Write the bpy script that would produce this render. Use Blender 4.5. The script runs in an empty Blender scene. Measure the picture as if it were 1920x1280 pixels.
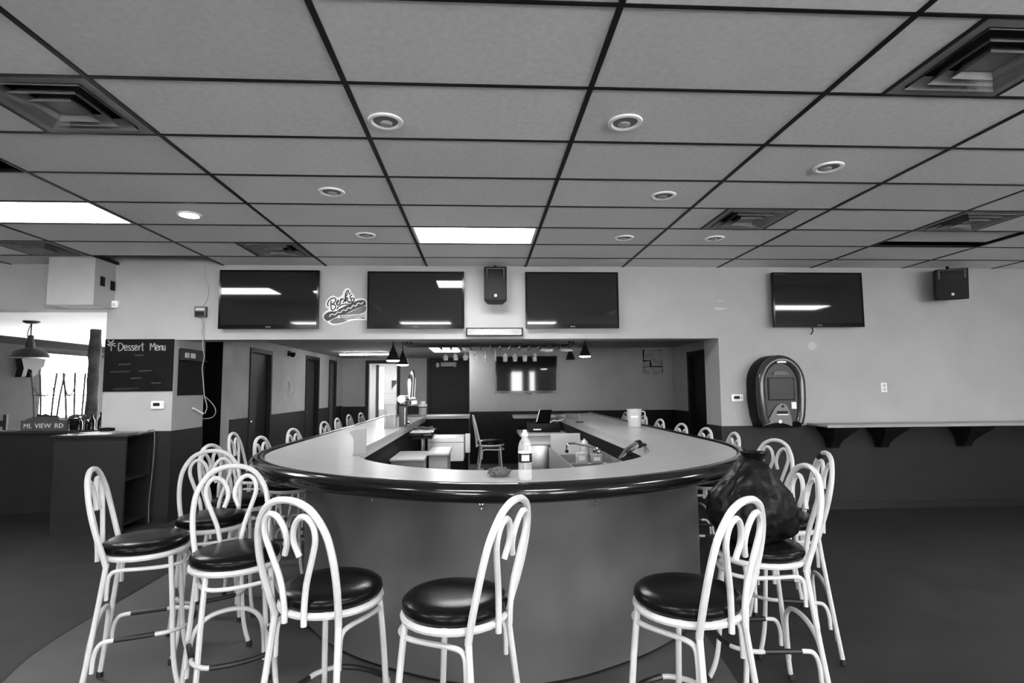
import bpy, bmesh, math, random
from mathutils import Vector, Matrix, noise
random.seed(7)
PI = math.pi
S = bpy.context.scene
COL = S.collection

# ------------------------------------------------------------------ camera
F, YAW, PIT, ROL, HC = 1039.57, .05558, .0835, -.00774, 1.52
FW = Vector((math.sin(YAW)*math.cos(PIT), math.cos(YAW)*math.cos(PIT), math.sin(PIT)))
_r0 = Vector((math.cos(YAW), -math.sin(YAW), 0)); _u0 = _r0.cross(FW)
RT = math.cos(ROL)*_r0 + math.sin(ROL)*_u0
UP = -math.sin(ROL)*_r0 + math.cos(ROL)*_u0
CAM = Vector((0, 0, HC))
cd = bpy.data.cameras.new('camera'); cam = bpy.data.objects.new('camera', cd); COL.objects.link(cam)
cd.sensor_width = 36; cd.sensor_fit = 'HORIZONTAL'; cd.lens = F/1920*36; cd.clip_start = .05; cd.clip_end = 200
M = Matrix((RT, UP, -FW)).transposed().to_4x4(); M.translation = CAM; cam.matrix_world = M
S.camera = cam

# ------------------------------------------------------------------ world, exposure
w = bpy.data.worlds.new('world'); S.world = w; w.use_nodes = True
bg = w.node_tree.nodes['Background']; bg.inputs[0].default_value = (1, 1, 1, 1); bg.inputs[1].default_value = 11.0
vs = S.view_settings; vs.view_transform = 'Standard'; vs.look = 'None'; vs.gamma = 1; vs.use_curve_mapping = False
vs.exposure = 1.45
TROFFER = 15.0     # strength of the fluorescent panels

# pixel helpers (photo frame 1920x1280): a pixel plus the plane the thing touches
def ray(x, y): return (x-960)/F*RT - (y-640)/F*UP + FW
def onz(x, y, z): d = ray(x, y); return CAM + d*((z-HC)/d.z)
def ony(x, y, Y): d = ray(x, y); return CAM + d*(Y/d.y)
def onx(x, y, X): d = ray(x, y); return CAM + d*(X/d.x)

# ------------------------------------------------------------------ materials
MATS = {}
def mat(name, v, rough=.6, spec=.5, metal=0, emit=0, noise_amt=0, noise_scale=8, bump=0, bump_scale=60, trans=0, alpha=1, ior=1.45, coat=0, vary=0):
    if name in MATS: return MATS[name]
    m = bpy.data.materials.new(name); m.use_nodes = True; nt = m.node_tree; b = nt.nodes['Principled BSDF']
    I = b.inputs
    I['Base Color'].default_value = (v, v, v, 1); I['Roughness'].default_value = rough; I['Metallic'].default_value = metal
    I['Specular IOR Level'].default_value = spec; I['IOR'].default_value = ior
    if trans: I['Transmission Weight'].default_value = trans
    if coat: I['Coat Weight'].default_value = coat; I['Coat Roughness'].default_value = .05
    if alpha < 1: I['Alpha'].default_value = alpha
    if emit: I['Emission Color'].default_value = (1, 1, 1, 1); I['Emission Strength'].default_value = emit
    N = nt.nodes.new
    if noise_amt or vary:
        tc = N('ShaderNodeTexCoord'); nz = N('ShaderNodeTexNoise'); nz.inputs['Scale'].default_value = noise_scale; nz.inputs['Detail'].default_value = 5
        nt.links.new(tc.outputs['Object'], nz.inputs['Vector'])
        mr = N('ShaderNodeMapRange'); mr.inputs['From Min'].default_value = .3; mr.inputs['From Max'].default_value = .7
        mr.inputs['To Min'].default_value = v*(1-noise_amt); mr.inputs['To Max'].default_value = v*(1+noise_amt)
        nt.links.new(nz.outputs['Fac'], mr.inputs['Value'])
        out = mr.outputs['Result']
        if vary:
            oi = N('ShaderNodeObjectInfo'); m2 = N('ShaderNodeMapRange'); m2.inputs['To Min'].default_value = 1-vary; m2.inputs['To Max'].default_value = 1+vary
            nt.links.new(oi.outputs['Random'], m2.inputs['Value'])
            mu = N('ShaderNodeMath'); mu.operation = 'MULTIPLY'; nt.links.new(out, mu.inputs[0]); nt.links.new(m2.outputs['Result'], mu.inputs[1]); out = mu.outputs[0]
        cb = N('ShaderNodeCombineColor')
        for k in range(3): nt.links.new(out, cb.inputs[k])
        nt.links.new(cb.outputs[0], I['Base Color'])
    if bump:
        tc2 = N('ShaderNodeTexCoord'); n2 = N('ShaderNodeTexNoise'); n2.inputs['Scale'].default_value = bump_scale; n2.inputs['Detail'].default_value = 4
        nt.links.new(tc2.outputs['Object'], n2.inputs['Vector'])
        bp = N('ShaderNodeBump'); bp.inputs['Strength'].default_value = bump; bp.inputs['Distance'].default_value = .01
        nt.links.new(n2.outputs['Fac'], bp.inputs['Height']); nt.links.new(bp.outputs[0], I['Normal'])
    MATS[name] = m
    return m
TILE = mat('acoustic_tile', .7, .9, .2, noise_amt=.06, noise_scale=30, bump=.25, bump_scale=220, vary=.05)
TEE = mat('black_grid', .004, .5, .3)
PLEN = mat('plenum_black', .004, .9, .1)
WALL = mat('painted_wall', .375, .8, .3, noise_amt=.05, noise_scale=2.2, bump=.12, bump_scale=90)
WALLD = mat('grey_painted_wall', .54, .8, .3, noise_amt=.07, noise_scale=2.5, bump=.1, bump_scale=90)
WALLM = mat('pale_grey_wall', .47, .75, .3, noise_amt=.12, noise_scale=2.0, bump=.1, bump_scale=90)
WAIN = mat('dark_wainscot', .014, .55, .3, noise_amt=.15, noise_scale=5)
BLACKTRIM = mat('black_trim', .008, .5, .4)
FLOOR = mat('dark_floor', .023, .5, .3, noise_amt=.22, noise_scale=3, bump=.08, bump_scale=150)
FLOOR2 = mat('floor_inlay', .066, .5, .35, noise_amt=.2, noise_scale=2.2, bump=.08, bump_scale=150)
WHITE = mat('white_paint', .8, .45, .5)
WHITEC = mat('white_ceiling', .85, .8, .3, noise_amt=.05, noise_scale=4)
BARTOP = mat('bar_laminate', .37, .3, .35, noise_amt=.07, noise_scale=9)
BARRAIL = mat('black_padded_rail', .005, .15, .35, noise_amt=.2, noise_scale=20, coat=.4)
BARPANEL = mat('bar_front_panel', .068, .42, .4, noise_amt=.18, noise_scale=2.6)
KICK = mat('kick_base', .008, .6, .2)
POWDER = mat('white_powder_coat', .48, .32, .5, noise_amt=.06, noise_scale=25)
VINYL = mat('black_vinyl', .004, .25, .14, bump=.05, bump_scale=120)
SLEEVE = mat('black_sleeve', .012, .35, .4)
RUBBER = mat('black_rubber', .01, .7, .3)
SCREEN = mat('tv_glass', .014, .04, .5)
BEZEL = mat('tv_bezel', .005, .12, .3)
BLACKP = mat('black_plastic', .005, .5, .22, bump=.05, bump_scale=200)
GREYP = mat('grey_plastic', .06, .4, .5)
CHROME = mat('chrome', .75, .12, .5, metal=1)
STEEL = mat('brushed_steel', .5, .3, .5, metal=1, noise_amt=.12, noise_scale=12)
DARKW = mat('dark_wood', .02, .55, .3, noise_amt=.3, noise_scale=8)
GLASS = mat('clear_glass', 1, .02, .5, trans=1)
LIT = mat('lit_diffuser', .9, .5, .3, emit=TROFFER)
LITC = mat('lit_bulb', .9, .5, .3, emit=40)
LITP = mat('lit_pendant', .9, .5, .3, emit=14)
CHALK = mat('chalkboard', .006, .7, .15, noise_amt=.35, noise_scale=6)
CHALKW = mat('chalk_stroke', .3, .9, .1, noise_amt=.5, noise_scale=60)
CHALKF = mat('faint_chalk', .06, .9, .1, noise_amt=.5, noise_scale=60)
PAPER = mat('paper', .78, .8, .3)
CLEARP = mat('clear_plastic', .8, .1, .5, alpha=.32)

# ------------------------------------------------------------------ mesh helpers
def spline(P, n=6, closed=False):
    P = [Vector(p) for p in P]; out = []; N = len(P)
    rng = range(N if closed else N-1)
    for i in rng:
        p1, p2 = P[i], P[(i+1) % N]
        p0 = P[i-1] if (i > 0 or closed) else p1*2-p2
        p3 = P[(i+2) % N] if (i+2 < N or closed) else p2*2-p1
        for k in range(n):
            t = k/n
            out.append(.5*((2*p1)+(p2-p0)*t+(2*p0-5*p1+4*p2-p3)*t*t+(3*p1-p0-3*p2+p3)*t**3))
    if not closed: out.append(P[-1])
    return out
class MB:
    def __init__(s): s.v = []; s.f = []
    def add(s, vs, fs):
        o = len(s.v); s.v += [tuple(v) for v in vs]; s.f += [tuple(i+o for i in f) for f in fs]; return s
    def box(s, x0, x1, y0, y1, z0, z1):
        return s.add([(x0,y0,z0),(x1,y0,z0),(x1,y1,z0),(x0,y1,z0),(x0,y0,z1),(x1,y0,z1),(x1,y1,z1),(x0,y1,z1)],
                     [(0,3,2,1),(4,5,6,7),(0,1,5,4),(1,2,6,5),(2,3,7,6),(3,0,4,7)])
    def tube(s, P, r, n=8, closed=False, ry=None):
        P = [Vector(p) for p in P]; N = len(P); T = []
        for i in range(N):
            a = P[i-1] if (i or closed) else P[i]; b = P[(i+1) % N] if (i < N-1 or closed) else P[i]
            T.append((b-a).normalized())
        u = Vector((0,0,1)) if abs(T[0].z) < .9 else Vector((1,0,0))
        vs = []; 
        for i in range(N):
            u = (u - T[i]*u.dot(T[i])).normalized(); b = T[i].cross(u)
            ri = r[i] if isinstance(r, (list, tuple)) else r
            rj = ri if ry is None else ry
            for k in range(n):
                a = 2*PI*k/n; vs.append(P[i] + u*math.cos(a)*rj + b*math.sin(a)*ri)
        fs = []
        for i in range(N if closed else N-1):
            for k in range(n):
                a, b2 = i*n, ((i+1) % N)*n
                fs.append((a+k, a+(k+1) % n, b2+(k+1) % n, b2+k))
        if not closed:
            fs.append(tuple(range(n))[::-1]); fs.append(tuple((N-1)*n+k for k in range(n)))
        return s.add(vs, fs)
    def lathe(s, prof, n=20, c=(0,0,0), M=None):
        vs = []; fs = []
        for r, z in prof:
            for k in range(n):
                a = 2*PI*k/n; vs.append(Vector((r*math.cos(a), r*math.sin(a), z)))
        m = len(prof)
        for i in range(m-1):
            for k in range(n):
                fs.append((i*n+k, i*n+(k+1) % n, (i+1)*n+(k+1) % n, (i+1)*n+k))
        fs.append(tuple(range(n))[::-1]); fs.append(tuple((m-1)*n+k for k in range(n)))
        c = Vector(c)
        vs = [(M @ v if M else v)+c for v in vs]
        return s.add(vs, fs)
    def prism(s, poly, fn, a, b):
        # poly 2-D points, fn(p, q, t) -> xyz, from t=a to t=b
        n = len(poly); vs = [fn(p[0], p[1], a) for p in poly] + [fn(p[0], p[1], b) for p in poly]
        fs = [tuple(range(n)), tuple(range(2*n-1, n-1, -1))] + [(i, i+n, (i+1) % n+n, (i+1) % n) for i in range(n)]
        return s.add(vs, fs)
    def build(s, name, m, parent=None, bevel=0, sharp=35, loc=None):
        me = bpy.data.meshes.new(name); me.from_pydata(s.v, [], s.f)
        bm = bmesh.new(); bm.from_mesh(me)
        bmesh.ops.recalc_face_normals(bm, faces=bm.faces)
        if bevel:
            bmesh.ops.bevel(bm, geom=[e for e in bm.edges if len(e.link_faces) == 2 and e.calc_face_angle() > .6], offset=bevel, segments=2, affect='EDGES', profile=.5)
        big = [f for f in bm.faces if len(f.verts) > 4]
        if big: bmesh.ops.triangulate(bm, faces=big)
        bm.to_mesh(me); bm.free()
        me.shade_smooth(); me.set_sharp_from_angle(angle=math.radians(sharp))
        me.materials.append(m)
        o = bpy.data.objects.new(name, me); COL.objects.link(o)
        if parent: o.parent = parent
        if loc: o.location = loc
        return o
def tag(o, label, cat, group=None):
    o['label'] = label; o['category'] = cat
    if group: o['group'] = group
    return o
def thing(name, label, cat, loc=(0,0,0), rz=0, group=None):
    o = bpy.data.objects.new(name, None); COL.objects.link(o); o.location = loc; o.rotation_euler = (0,0,rz); o.empty_display_size = .1
    return tag(o, label, cat, group)
def struct(o): o['kind'] = 'structure'; return o
def box(x0, x1, y0, y1, z0, z1): return MB().box(min(x0,x1), max(x0,x1), min(y0,y1), max(y0,y1), min(z0,z1), max(z0,z1))
def copy_tree(o, parent=None):
    c = o.copy(); COL.objects.link(c); c.parent = parent
    for ch in list(o.children): copy_tree(ch, c)
    return c
def ribbon(P, wd, fn, t0, t1):
    """flat stroke along 2-D points, fn(x,y,t)->xyz"""
    P = [Vector((p[0], p[1])) for p in P]; mb = MB(); L = []; R = []
    for i in range(len(P)):
        a = P[max(i-1,0)]; b = P[min(i+1,len(P)-1)]; d = (b-a)
        if d.length < 1e-9: d = Vector((1,0))
        d.normalize(); nrm = Vector((-d.y, d.x))
        ww = wd(i/(len(P)-1)) if callable(wd) else wd
        L.append(P[i]+nrm*ww/2); R.append(P[i]-nrm*ww/2)
    n = len(P); vs = []
    for t in (t0, t1):
        for p in L+R: vs.append(fn(p.x, p.y, t))
    fs = []
    for i in range(n-1):
        fs += [(i, i+1, n+i+1, n+i), (2*n+i, 3*n+i, 3*n+i+1, 2*n+i+1), (i, 2*n+i, 2*n+i+1, i+1), (n+i, n+i+1, 3*n+i+1, 3*n+i)]
    fs += [(0, n, 3*n, 2*n), (n-1, 3*n-1, 4*n-1, 2*n-1)]
    return mb.add(vs, fs)
def spl2(P, n=5): return [(v.x, v.y) for v in spline([(p[0], p[1], 0) for p in P], n)]

# ------------------------------------------------------------------ structure: main room
CZ = 3.018; WY = 6.765; XL = -8.6; XR = 8.6; YR = -6.0
gx = lambda i: -1.8847 + 1.2192*i
gy = lambda j: 2.0389 + .6096*j
struct(box(XL-.15, XR+.15, YR-.15, 18.2, -.12, 0).build('floor', FLOOR))

# ceiling: dark plenum slab, tiles and tees hung under it
ceil = struct(box(XL, XR, YR, WY+.02, CZ+.35, CZ+.45).build('ceiling', PLEN))
TROF = {(-2,4), (1,5), (-2,-3), (0,-3), (2,-3), (6,1), (-2,-8), (2,-8), (6,-8), (5,-1)}  # last panel is added out of view to brighten the right wall
VENT = {(3,4): (2.0975+.0, 2.0975+.6096), (3,0): (2.078, 2.6876), (-1,1): (-2.5043, -1.8947), (-1,6): (-2.5043, -1.8947), (-3,6): (-4.9327, -4.3231), (5,4): (gx(5)+.005, gx(5)+.6146)}
GONE = {(-2,2), (-2,7)}
TZ = CZ+.004
def tile_mb(a, b, c, d): return box(a+.008, b-.008, c+.008, d-.008, TZ, TZ+.016)
tile_mesh = None
rest = MB()
for i in range(-6, 9):
    for j in range(-14, 8):
        a, b = max(gx(i), XL), min(gx(i+1), XR); c, d = max(gy(j), YR), min(gy(j+1), WY)
        if b-a < .05 or d-c < .05 or (i,j) in TROF or (i,j) in GONE: continue
        if (i,j) in VENT:
            v0, v1 = VENT[(i,j)]
            for q0, q1 in ((a, v0), (v1, b)):
                if q1-q0 > .03: tile_mb(q0, q1, c, d).build('ceiling_tile', TILE, ceil)
            continue
        if j < -3: rest.box(a+.008, b-.008, c+.008, d-.008, TZ, TZ+.016); continue
        full = b-a > 1.2 and d-c > .6
        if full and tile_mesh is None:
            tm = box(-.6016, .6016, -.2968, .2968, 0, .016); o = tm.build('ceiling_tile', TILE, ceil); tile_mesh = o.data
        elif full:
            o = bpy.data.objects.new('ceiling_tile', tile_mesh); COL.objects.link(o); o.parent = ceil
        if full:
            o.location = ((a+b)/2, (c+d)/2, TZ)
            if (i,j) == (5,5): o.location.y -= .13; o.location.z += .02
            elif random.random() < .3: o.rotation_euler = (random.uniform(-.006,.006), random.uniform(-.004,.004), 0)
        else:
            tile_mb(a, b, c, d).build('ceiling_tile', TILE, ceil)
o = rest.build('ceiling_tile', TILE, ceil); o['kind'] = 'stuff'
for i in range(-5, 9):
    box(gx(i)-.0135, gx(i)+.0135, YR, WY, CZ-.002, CZ+.03).build('main_tee', TEE, ceil)
for j in range(-13, 8):
    box(XL, XR, gy(j)-.0105, gy(j)+.0105, CZ-.001, CZ+.02).build('cross_tee', TEE, ceil)
for (i,j), (v0, v1) in VENT.items():
    for v in (v0, v1):
        if min(abs(v-gx(i)), abs(v-gx(i+1))) > .03:
            box(v-.0105, v+.0105, gy(j), gy(j+1), CZ-.0015, CZ+.02).build('cross_tee', TEE, ceil)

# wall_front: right part, header, column on the left, header over the sunroom
wf = MB(); JR = 2.965; JL = -3.63; CL = -4.42; HB = 2.13; T = .45
wf.box(JR, XR, WY, WY+T, 0, CZ+.45); wf.box(JL, JR, WY, WY+T, HB, CZ+.45)
wf.box(CL, JL, WY, WY+.73, 0, CZ+.45); wf.box(XL, CL, WY, WY+.25, 2.482, CZ+.45)
wfo = struct(wf.build('wall_front', WALL))
def wains(name, *boxes):
    m = MB()
    for b in boxes: m.box(*b)
    return struct(m.build(name, WAIN))
wains('trim_1', (JR, XR, WY-.008, WY, 0, 1.03), (JR-.008, JR, WY-.008, WY+T, 0, 1.03), (CL, JL+.008, WY-.008, WY, 0, 1.05), (JL, JL+.008, WY, WY+.73, 0, 1.05))
struct(box(JR-.008, XR, WY-.024, WY-.008, 0, .085).build('baseboard_front', BLACKTRIM))
struct(box(CL, JL+.012, WY-.02, WY-.008, 0, .085).build('baseboard_column', BLACKTRIM))
struct(box(JL, JR, WY-.004, WY+.03, HB-.012, HB+.006).build('trim_2', WALL))
# rear, right and left walls behind and beside the camera, some windows added for daylight
def wall_with_holes_y(name, y0, y1, x0, x1, z1, holes, m):
    mb = MB(); xs = x0
    for (a, b, c, d) in sorted(holes):
        mb.box(xs, a, y0, y1, 0, z1); mb.box(a, b, y0, y1, 0, c); mb.box(a, b, y0, y1, d, z1); xs = b
    mb.box(xs, x1, y0, y1, 0, z1)
    return struct(mb.build(name, m))
def wall_with_holes_x(name, x0, x1, y0, y1, z1, holes, m):
    mb = MB(); ys = y0
    for (a, b, c, d) in sorted(holes):
        mb.box(x0, x1, ys, a, 0, z1); mb.box(x0, x1, a, b, 0, c); mb.box(x0, x1, a, b, d, z1); ys = b
    mb.box(x0, x1, ys, y1, 0, z1)
    return struct(mb.build(name, m))
WIN = [0]
def window_y(a, b, c, d, y, mull=1):
    WIN[0] += 1; mb = MB(); t = .05
    mb.box(a, a+t, y-.04, y+.04, c, d); mb.box(b-t, b, y-.04, y+.04, c, d); mb.box(a+t, b-t, y-.04, y+.04, c, c+t); mb.box(a+t, b-t, y-.04, y+.04, d-t, d)
    for k in range(mull): x = a+(b-a)*(k+1)/(mull+1); mb.box(x-.02, x+.02, y-.03, y+.03, c+t, d-t)
    return struct(mb.build('window_%d' % WIN[0], WHITE))
def window_x(a, b, c, d, x, mull=1):
    WIN[0] += 1; mb = MB(); t = .05
    mb.box(x-.04, x+.04, a, a+t, c, d); mb.box(x-.04, x+.04, b-t, b, c, d); mb.box(x-.04, x+.04, a+t, b-t, c, c+t); mb.box(x-.04, x+.04, a+t, b-t, d-t, d)
    for k in range(mull): y = a+(b-a)*(k+1)/(mull+1); mb.box(x-.03, x+.03, y-.02, y+.02, c+t, d-t)
    return struct(mb.build('window_%d' % WIN[0], WHITE))
RW = [(-5.0,-3.0,.8,2.4), (-.2,.7,.1,2.45), (1.5,2.15,1.0,2.4), (2.45,2.8,1.0,2.4), (4.0,6.6,.75,2.5)]  # outermost two windows are added to let in more daylight
wall_with_holes_y('wall_rear', YR-.15, YR, XL-.15, XR+.15, CZ+.45, RW, WALL)
for h in RW: window_y(*h, YR-.075, mull=0 if h[1]-h[0] < .8 else 1)
wall_with_holes_x('wall_right', XR, XR+.15, YR, WY+T, CZ+.45, [(-4.2,-1.8,.8,2.4)], WALL)  # unseen window added to bring daylight in from the right
window_x(-4.2,-1.8,.8,2.4, XR+.075)

# floor inlay round the bar and its dark seam
BC = .165
PROF = [(0,2.635),(.37,2.70),(.68,2.835),(.985,3.02),(1.23,3.23),(1.43,3.47),(1.58,3.72),(1.69,4.05),(1.735,4.45),(1.735,5.2),(1.735,6.5),(1.735,8.0),(1.735,9.8)]
INNER = [(0,3.10),(.25,3.125),(.5,3.235),(.70,3.39),(.86,3.58),(.97,3.78),(1.05,4.05),(1.075,4.45),(1.075,5.0),(1.075,5.8),(1.075,6.8),(1.075,8.0),(1.075,9.2)]
def full_path(P, n=5):
    P = [(-a, b) for a, b in reversed(P[1:])] + P
    return [Vector((BC+p[0], p[1], 0)) for p in spl2(P, n)]
OUT = full_path(PROF); INN = full_path(INNER)
def offset(path, d):
    out = []
    for i, p in enumerate(path):
        a = path[max(i-1,0)]; b = path[min(i+1,len(path)-1)]; t = (b-a).normalized()
        out.append(p + Vector((t.y, -t.x, 0))*d)      # +d = outward (path runs far left -> front -> far right)
    return out
def strip_solid(A, B, z0, z1):
    n = len(A); vs = [Vector((p.x,p.y,z)) for z in (z0,z1) for p in (A+B)]; fs = []
    for i in range(n-1):
        fs += [(i,i+1,n+i+1,n+i),(2*n+i,3*n+i,3*n+i+1,2*n+i+1),(i,2*n+i,2*n+i+1,i+1),(n+i,n+i+1,3*n+i+1,3*n+i)]
    fs += [(0,n,3*n,2*n),(n-1,3*n-1,4*n-1,2*n-1)]
    return MB().add(vs, fs)
inl = [Vector((-2.63,9.8,0)),Vector((-2.63,6,0)),Vector((-2.63,4.6,0)),Vector((-2.63,3.7,0)),Vector((-2.53,3.2,0)),Vector((-2.25,2.5,0)),Vector((-1.7,1.8,0)),Vector((-.9,1.3,0)),Vector((.1,1.12,0)),Vector((.9,1.5,0)),Vector((1.2,2.2,0)),Vector((1.32,3.0,0)),Vector((1.4,3.8,0)),Vector((1.5,4.6,0)),Vector((1.5,9.8,0))]
ip = spline(inl, 6)
fi = MB().prism([(p.x,p.y) for p in ip], lambda a,b,t: (a,b,t), 0, .003).build('floor_inlay', FLOOR2); struct(fi)
ls = ip[:int(len(ip)*.62)]
struct(strip_solid(offset(ls, .014), offset(ls, -.014), 0, .0045).build('trim_3', BLACKTRIM))

# ------------------------------------------------------------------ structure: back room behind the opening
BX = -3.7; BZ = 2.34; BWAL = 15.0; TVY = 11.4; BRX = 4.0
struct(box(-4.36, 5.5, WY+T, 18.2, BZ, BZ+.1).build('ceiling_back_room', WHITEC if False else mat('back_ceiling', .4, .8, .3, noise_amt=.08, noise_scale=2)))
# left wall: openings (black passage, two doors)
LH = [(7.52,8.42,0,2.30), (9.12,9.98,0,2.16), (11.95,12.85,0,2.2)]
wbl = MB(); ys = 7.495
for a, b, c, d in LH:
    wbl.box(BX-.12, BX, ys, a, 0, BZ); wbl.box(BX-.12, BX, a, b, d, BZ); ys = b
wbl.box(BX-.12, BX, ys, 13.75, 0, BZ); wbl.box(BX-.12, BX, 13.75, 14.35, 2.2, BZ); wbl.box(BX-.12, BX, 14.35, BWAL, 0, BZ)
struct(wbl.build('wall_back_left', WALLM))
wl2 = MB()
for a, b in ((8.42,9.12),(9.98,11.95),(12.85,13.75),(14.35,BWAL)):
    wl2.box(BX, BX+.012, a+.005, b-.005, 0, 1.075); wl2.box(BX, BX+.022, a+.005, b-.005, 1.065, 1.085)
struct(wl2.build('trim_4', WAIN))
struct(box(-4.36, -4.30, 7.5, 8.5, 0, BZ).build('wall_passage', PLEN))
struct(MB().box(-4.30, BX-.12, 8.43, 8.5, 0, BZ).build('wall_passage_side', PLEN))
DOOR = [0]
def door_x(a, b, h, x, m, lit=True):
    """door leaf set back in a wall that runs along Y"""
    DOOR[0] += 1
    fr = MB(); t = .07
    fr.box(x-.1, x+.02, a-t*.5, a+t*.3, 0, h+.04); fr.box(x-.1, x+.02, b-t*.3, b+t*.5, 0, h+.04); fr.box(x-.1, x+.02, a+t*.3, b-t*.3, h-.03, h+.04)
    o = struct(fr.build('door_%d' % DOOR[0], DARKW))
    lf = box(x-.09, x-.05, a+t*.3, b-t*.3, .01, h-.03).build('door_leaf', m, o)
    MB().lathe([(.012,0),(.03,.02),(.03,.05),(.012,.06)], 12, (0,0,0), Matrix.Rotation(PI/2,3,'Y')).build('door_knob', CHROME, lf, loc=(x-.05, a+.1, 1.0))
    return o
DOORM = mat('dark_door', .006, .5, .3)
door_x(9.12, 9.98, 2.16, BX, DOORM); door_x(11.95, 12.85, 2.2, BX, DOORM); door_x(13.75, 14.35, 2.2, BX, mat('grey_door', .12, .5, .3))
# far wall with the lit doorway and the dark door
FX0, FX1 = -3.0, -2.24
wfar = MB(); wfar.box(BX-.2, FX0, BWAL, BWAL+.15, 0, BZ); wfar.box(FX0, FX1, BWAL, BWAL+.15, 2.2, BZ); wfar.box(FX1, -1.38, BWAL, BWAL+.15, 0, BZ); wfar.box(-1.38, -.25, BWAL, BWAL+.15, 2.31, BZ); wfar.box(-.25, 0, BWAL, BWAL+.15, 0, BZ)
struct(wfar.build('wall_back_far', mat('far_grey_wall', .34,.8,.3,noise_amt=.07,noise_scale=2.5)))
struct(MB().box(BX+.02, FX0-.08, BWAL-.012, BWAL, 0, 1.06).box(FX1+.07, -1.44, BWAL-.012, BWAL, 0, 1.06).build('trim_5', WAIN))
# lit doorway frame + vestibule
DOOR[0] += 1
fr = MB().box(FX0-.08, FX0, BWAL-.03, BWAL+.02, 0, 2.28).box(FX1, FX1+.07, BWAL-.03, BWAL+.02, 0, 2.28).box(FX0, FX1, BWAL-.03, BWAL+.02, 2.2, 2.28)
d4 = struct(fr.build('door_%d' % DOOR[0], DARKW))
MB().box(FX0+.001, FX0+.03, BWAL+.02, BWAL+.16, 0, 2.2).box(FX1-.03, FX1-.001, BWAL+.02, BWAL+.16, 0, 2.2).box(FX0+.03, FX1-.03, BWAL+.02, BWAL+.16, 2.17, 2.199).build('jamb_lining', WHITE, d4)
vb = MB().box(-3.5, -1.9, 17.6, 17.75, 0, .9).box(-3.5, -3.2, 17.6, 17.75, .9, 2.34).box(-2.38, -1.9, 17.6, 17.75, .9, 2.34).box(-3.2,-2.38,17.6,17.75,2.2,2.34).box(-3.05,-2.55,17.6,17.75,.9,2.2)
struct(vb.build('wall_vestibule', WHITE))
struct(MB().box(-3.55, -3.5, 15.15, 17.75, 0, BZ).box(-1.9, -1.85, 15.15, 17.75, 0, BZ).build('wall_vestibule_side', WHITE))
tag(box(-2.95, -2.87, 15.75, 15.83, 0, 2.33).build('support_post', mat('grey_post', .12, .6, .3)), 'slim grey post inside the bright doorway beyond the bar', 'post')
br = thing('wall_bracket', 'small dark bracket on the white wall inside the bright doorway', 'bracket', (-2.8, 17.6, 1.78))
MB().prism([(0,0),(.2,0),(.03,-.2),(0,-.26)], lambda p,q,t: (p,t,q), -.05, 0).build('plate', GREYP, br)
MB().box(.24,.27,-.05,0,-.25,0).box(.2,.3,-.03,0,-.02,.0).build('arm', GREYP, br)
vl = thing('vestibule_fill', 'unseen ceiling panel added to brighten the doorway beyond the bar', 'light', (-2.7, 16.4, 2.30))  # unseen panel added to light up the vestibule
box(-.3,.3,-.5,.5,0,.038).build('housing', WHITE, vl); box(-.27,.27,-.47,.47,-.01,0).build('diffuser', mat('dim_diffuser', .9,.5,.3,emit=4), vl)
DOOR[0] += 1
fr = MB().box(-1.46, -1.38, BWAL-.03, BWAL+.1, 0, 2.33).box(-.25, -.2, BWAL-.03, BWAL+.1, 0, 2.33).box(-1.38, -.25, BWAL-.03, BWAL+.1, 2.31, 2.335)
d5 = struct(fr.build('door_%d' % DOOR[0], DARKW))
lf = box(-1.38, -.25, BWAL+.03, BWAL+.08, .01, 2.31).build('door_leaf', mat('black_door', .005, .5, .3), d5)
MB().box(-1.0,-.72,BWAL-.01,BWAL+.03,1.6,1.625).build('push_bar', BLACKP, lf)
# TV partition and right wall of the back room
struct(box(-.245, BRX+.2, TVY, TVY+.15, 0, BZ).build('wall_tv', WALLD))
struct(box(-.1, 0, TVY+.15, BWAL, 0, BZ).build('wall_corridor', WALLD))
struct(box(-.24, BRX, TVY-.012, TVY, 0, 1.045).build('trim_6', WAIN))
wbr = MB().box(BRX, BRX+.15, WY+T, 9.55, 0, BZ).box(BRX, BRX+.15, 9.55, 10.45, 2.1, BZ).box(BRX, BRX+.15, 10.45, TVY, 0, BZ)
struct(wbr.build('wall_back_right', WALLD))
struct(MB().box(BRX-.012, BRX, WY+T, 9.5, 0, 1.045).box(BRX-.012, BRX, 10.5, TVY-.015, 0, 1.045).build('trim_7', WAIN))
DOOR[0] += 1
fr = MB().box(BRX-.03, BRX+.1, 9.48, 9.56, 0, 2.18).box(BRX-.03, BRX+.1, 10.44, 10.52, 0, 2.18).box(BRX-.03, BRX+.1, 9.56, 10.44, 2.1, 2.18)
d6 = struct(fr.build('door_%d' % DOOR[0], DARKW)); box(BRX+.04, BRX+.08, 9.56, 10.44, .01, 2.1).build('door_leaf', DOORM, d6)

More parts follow.
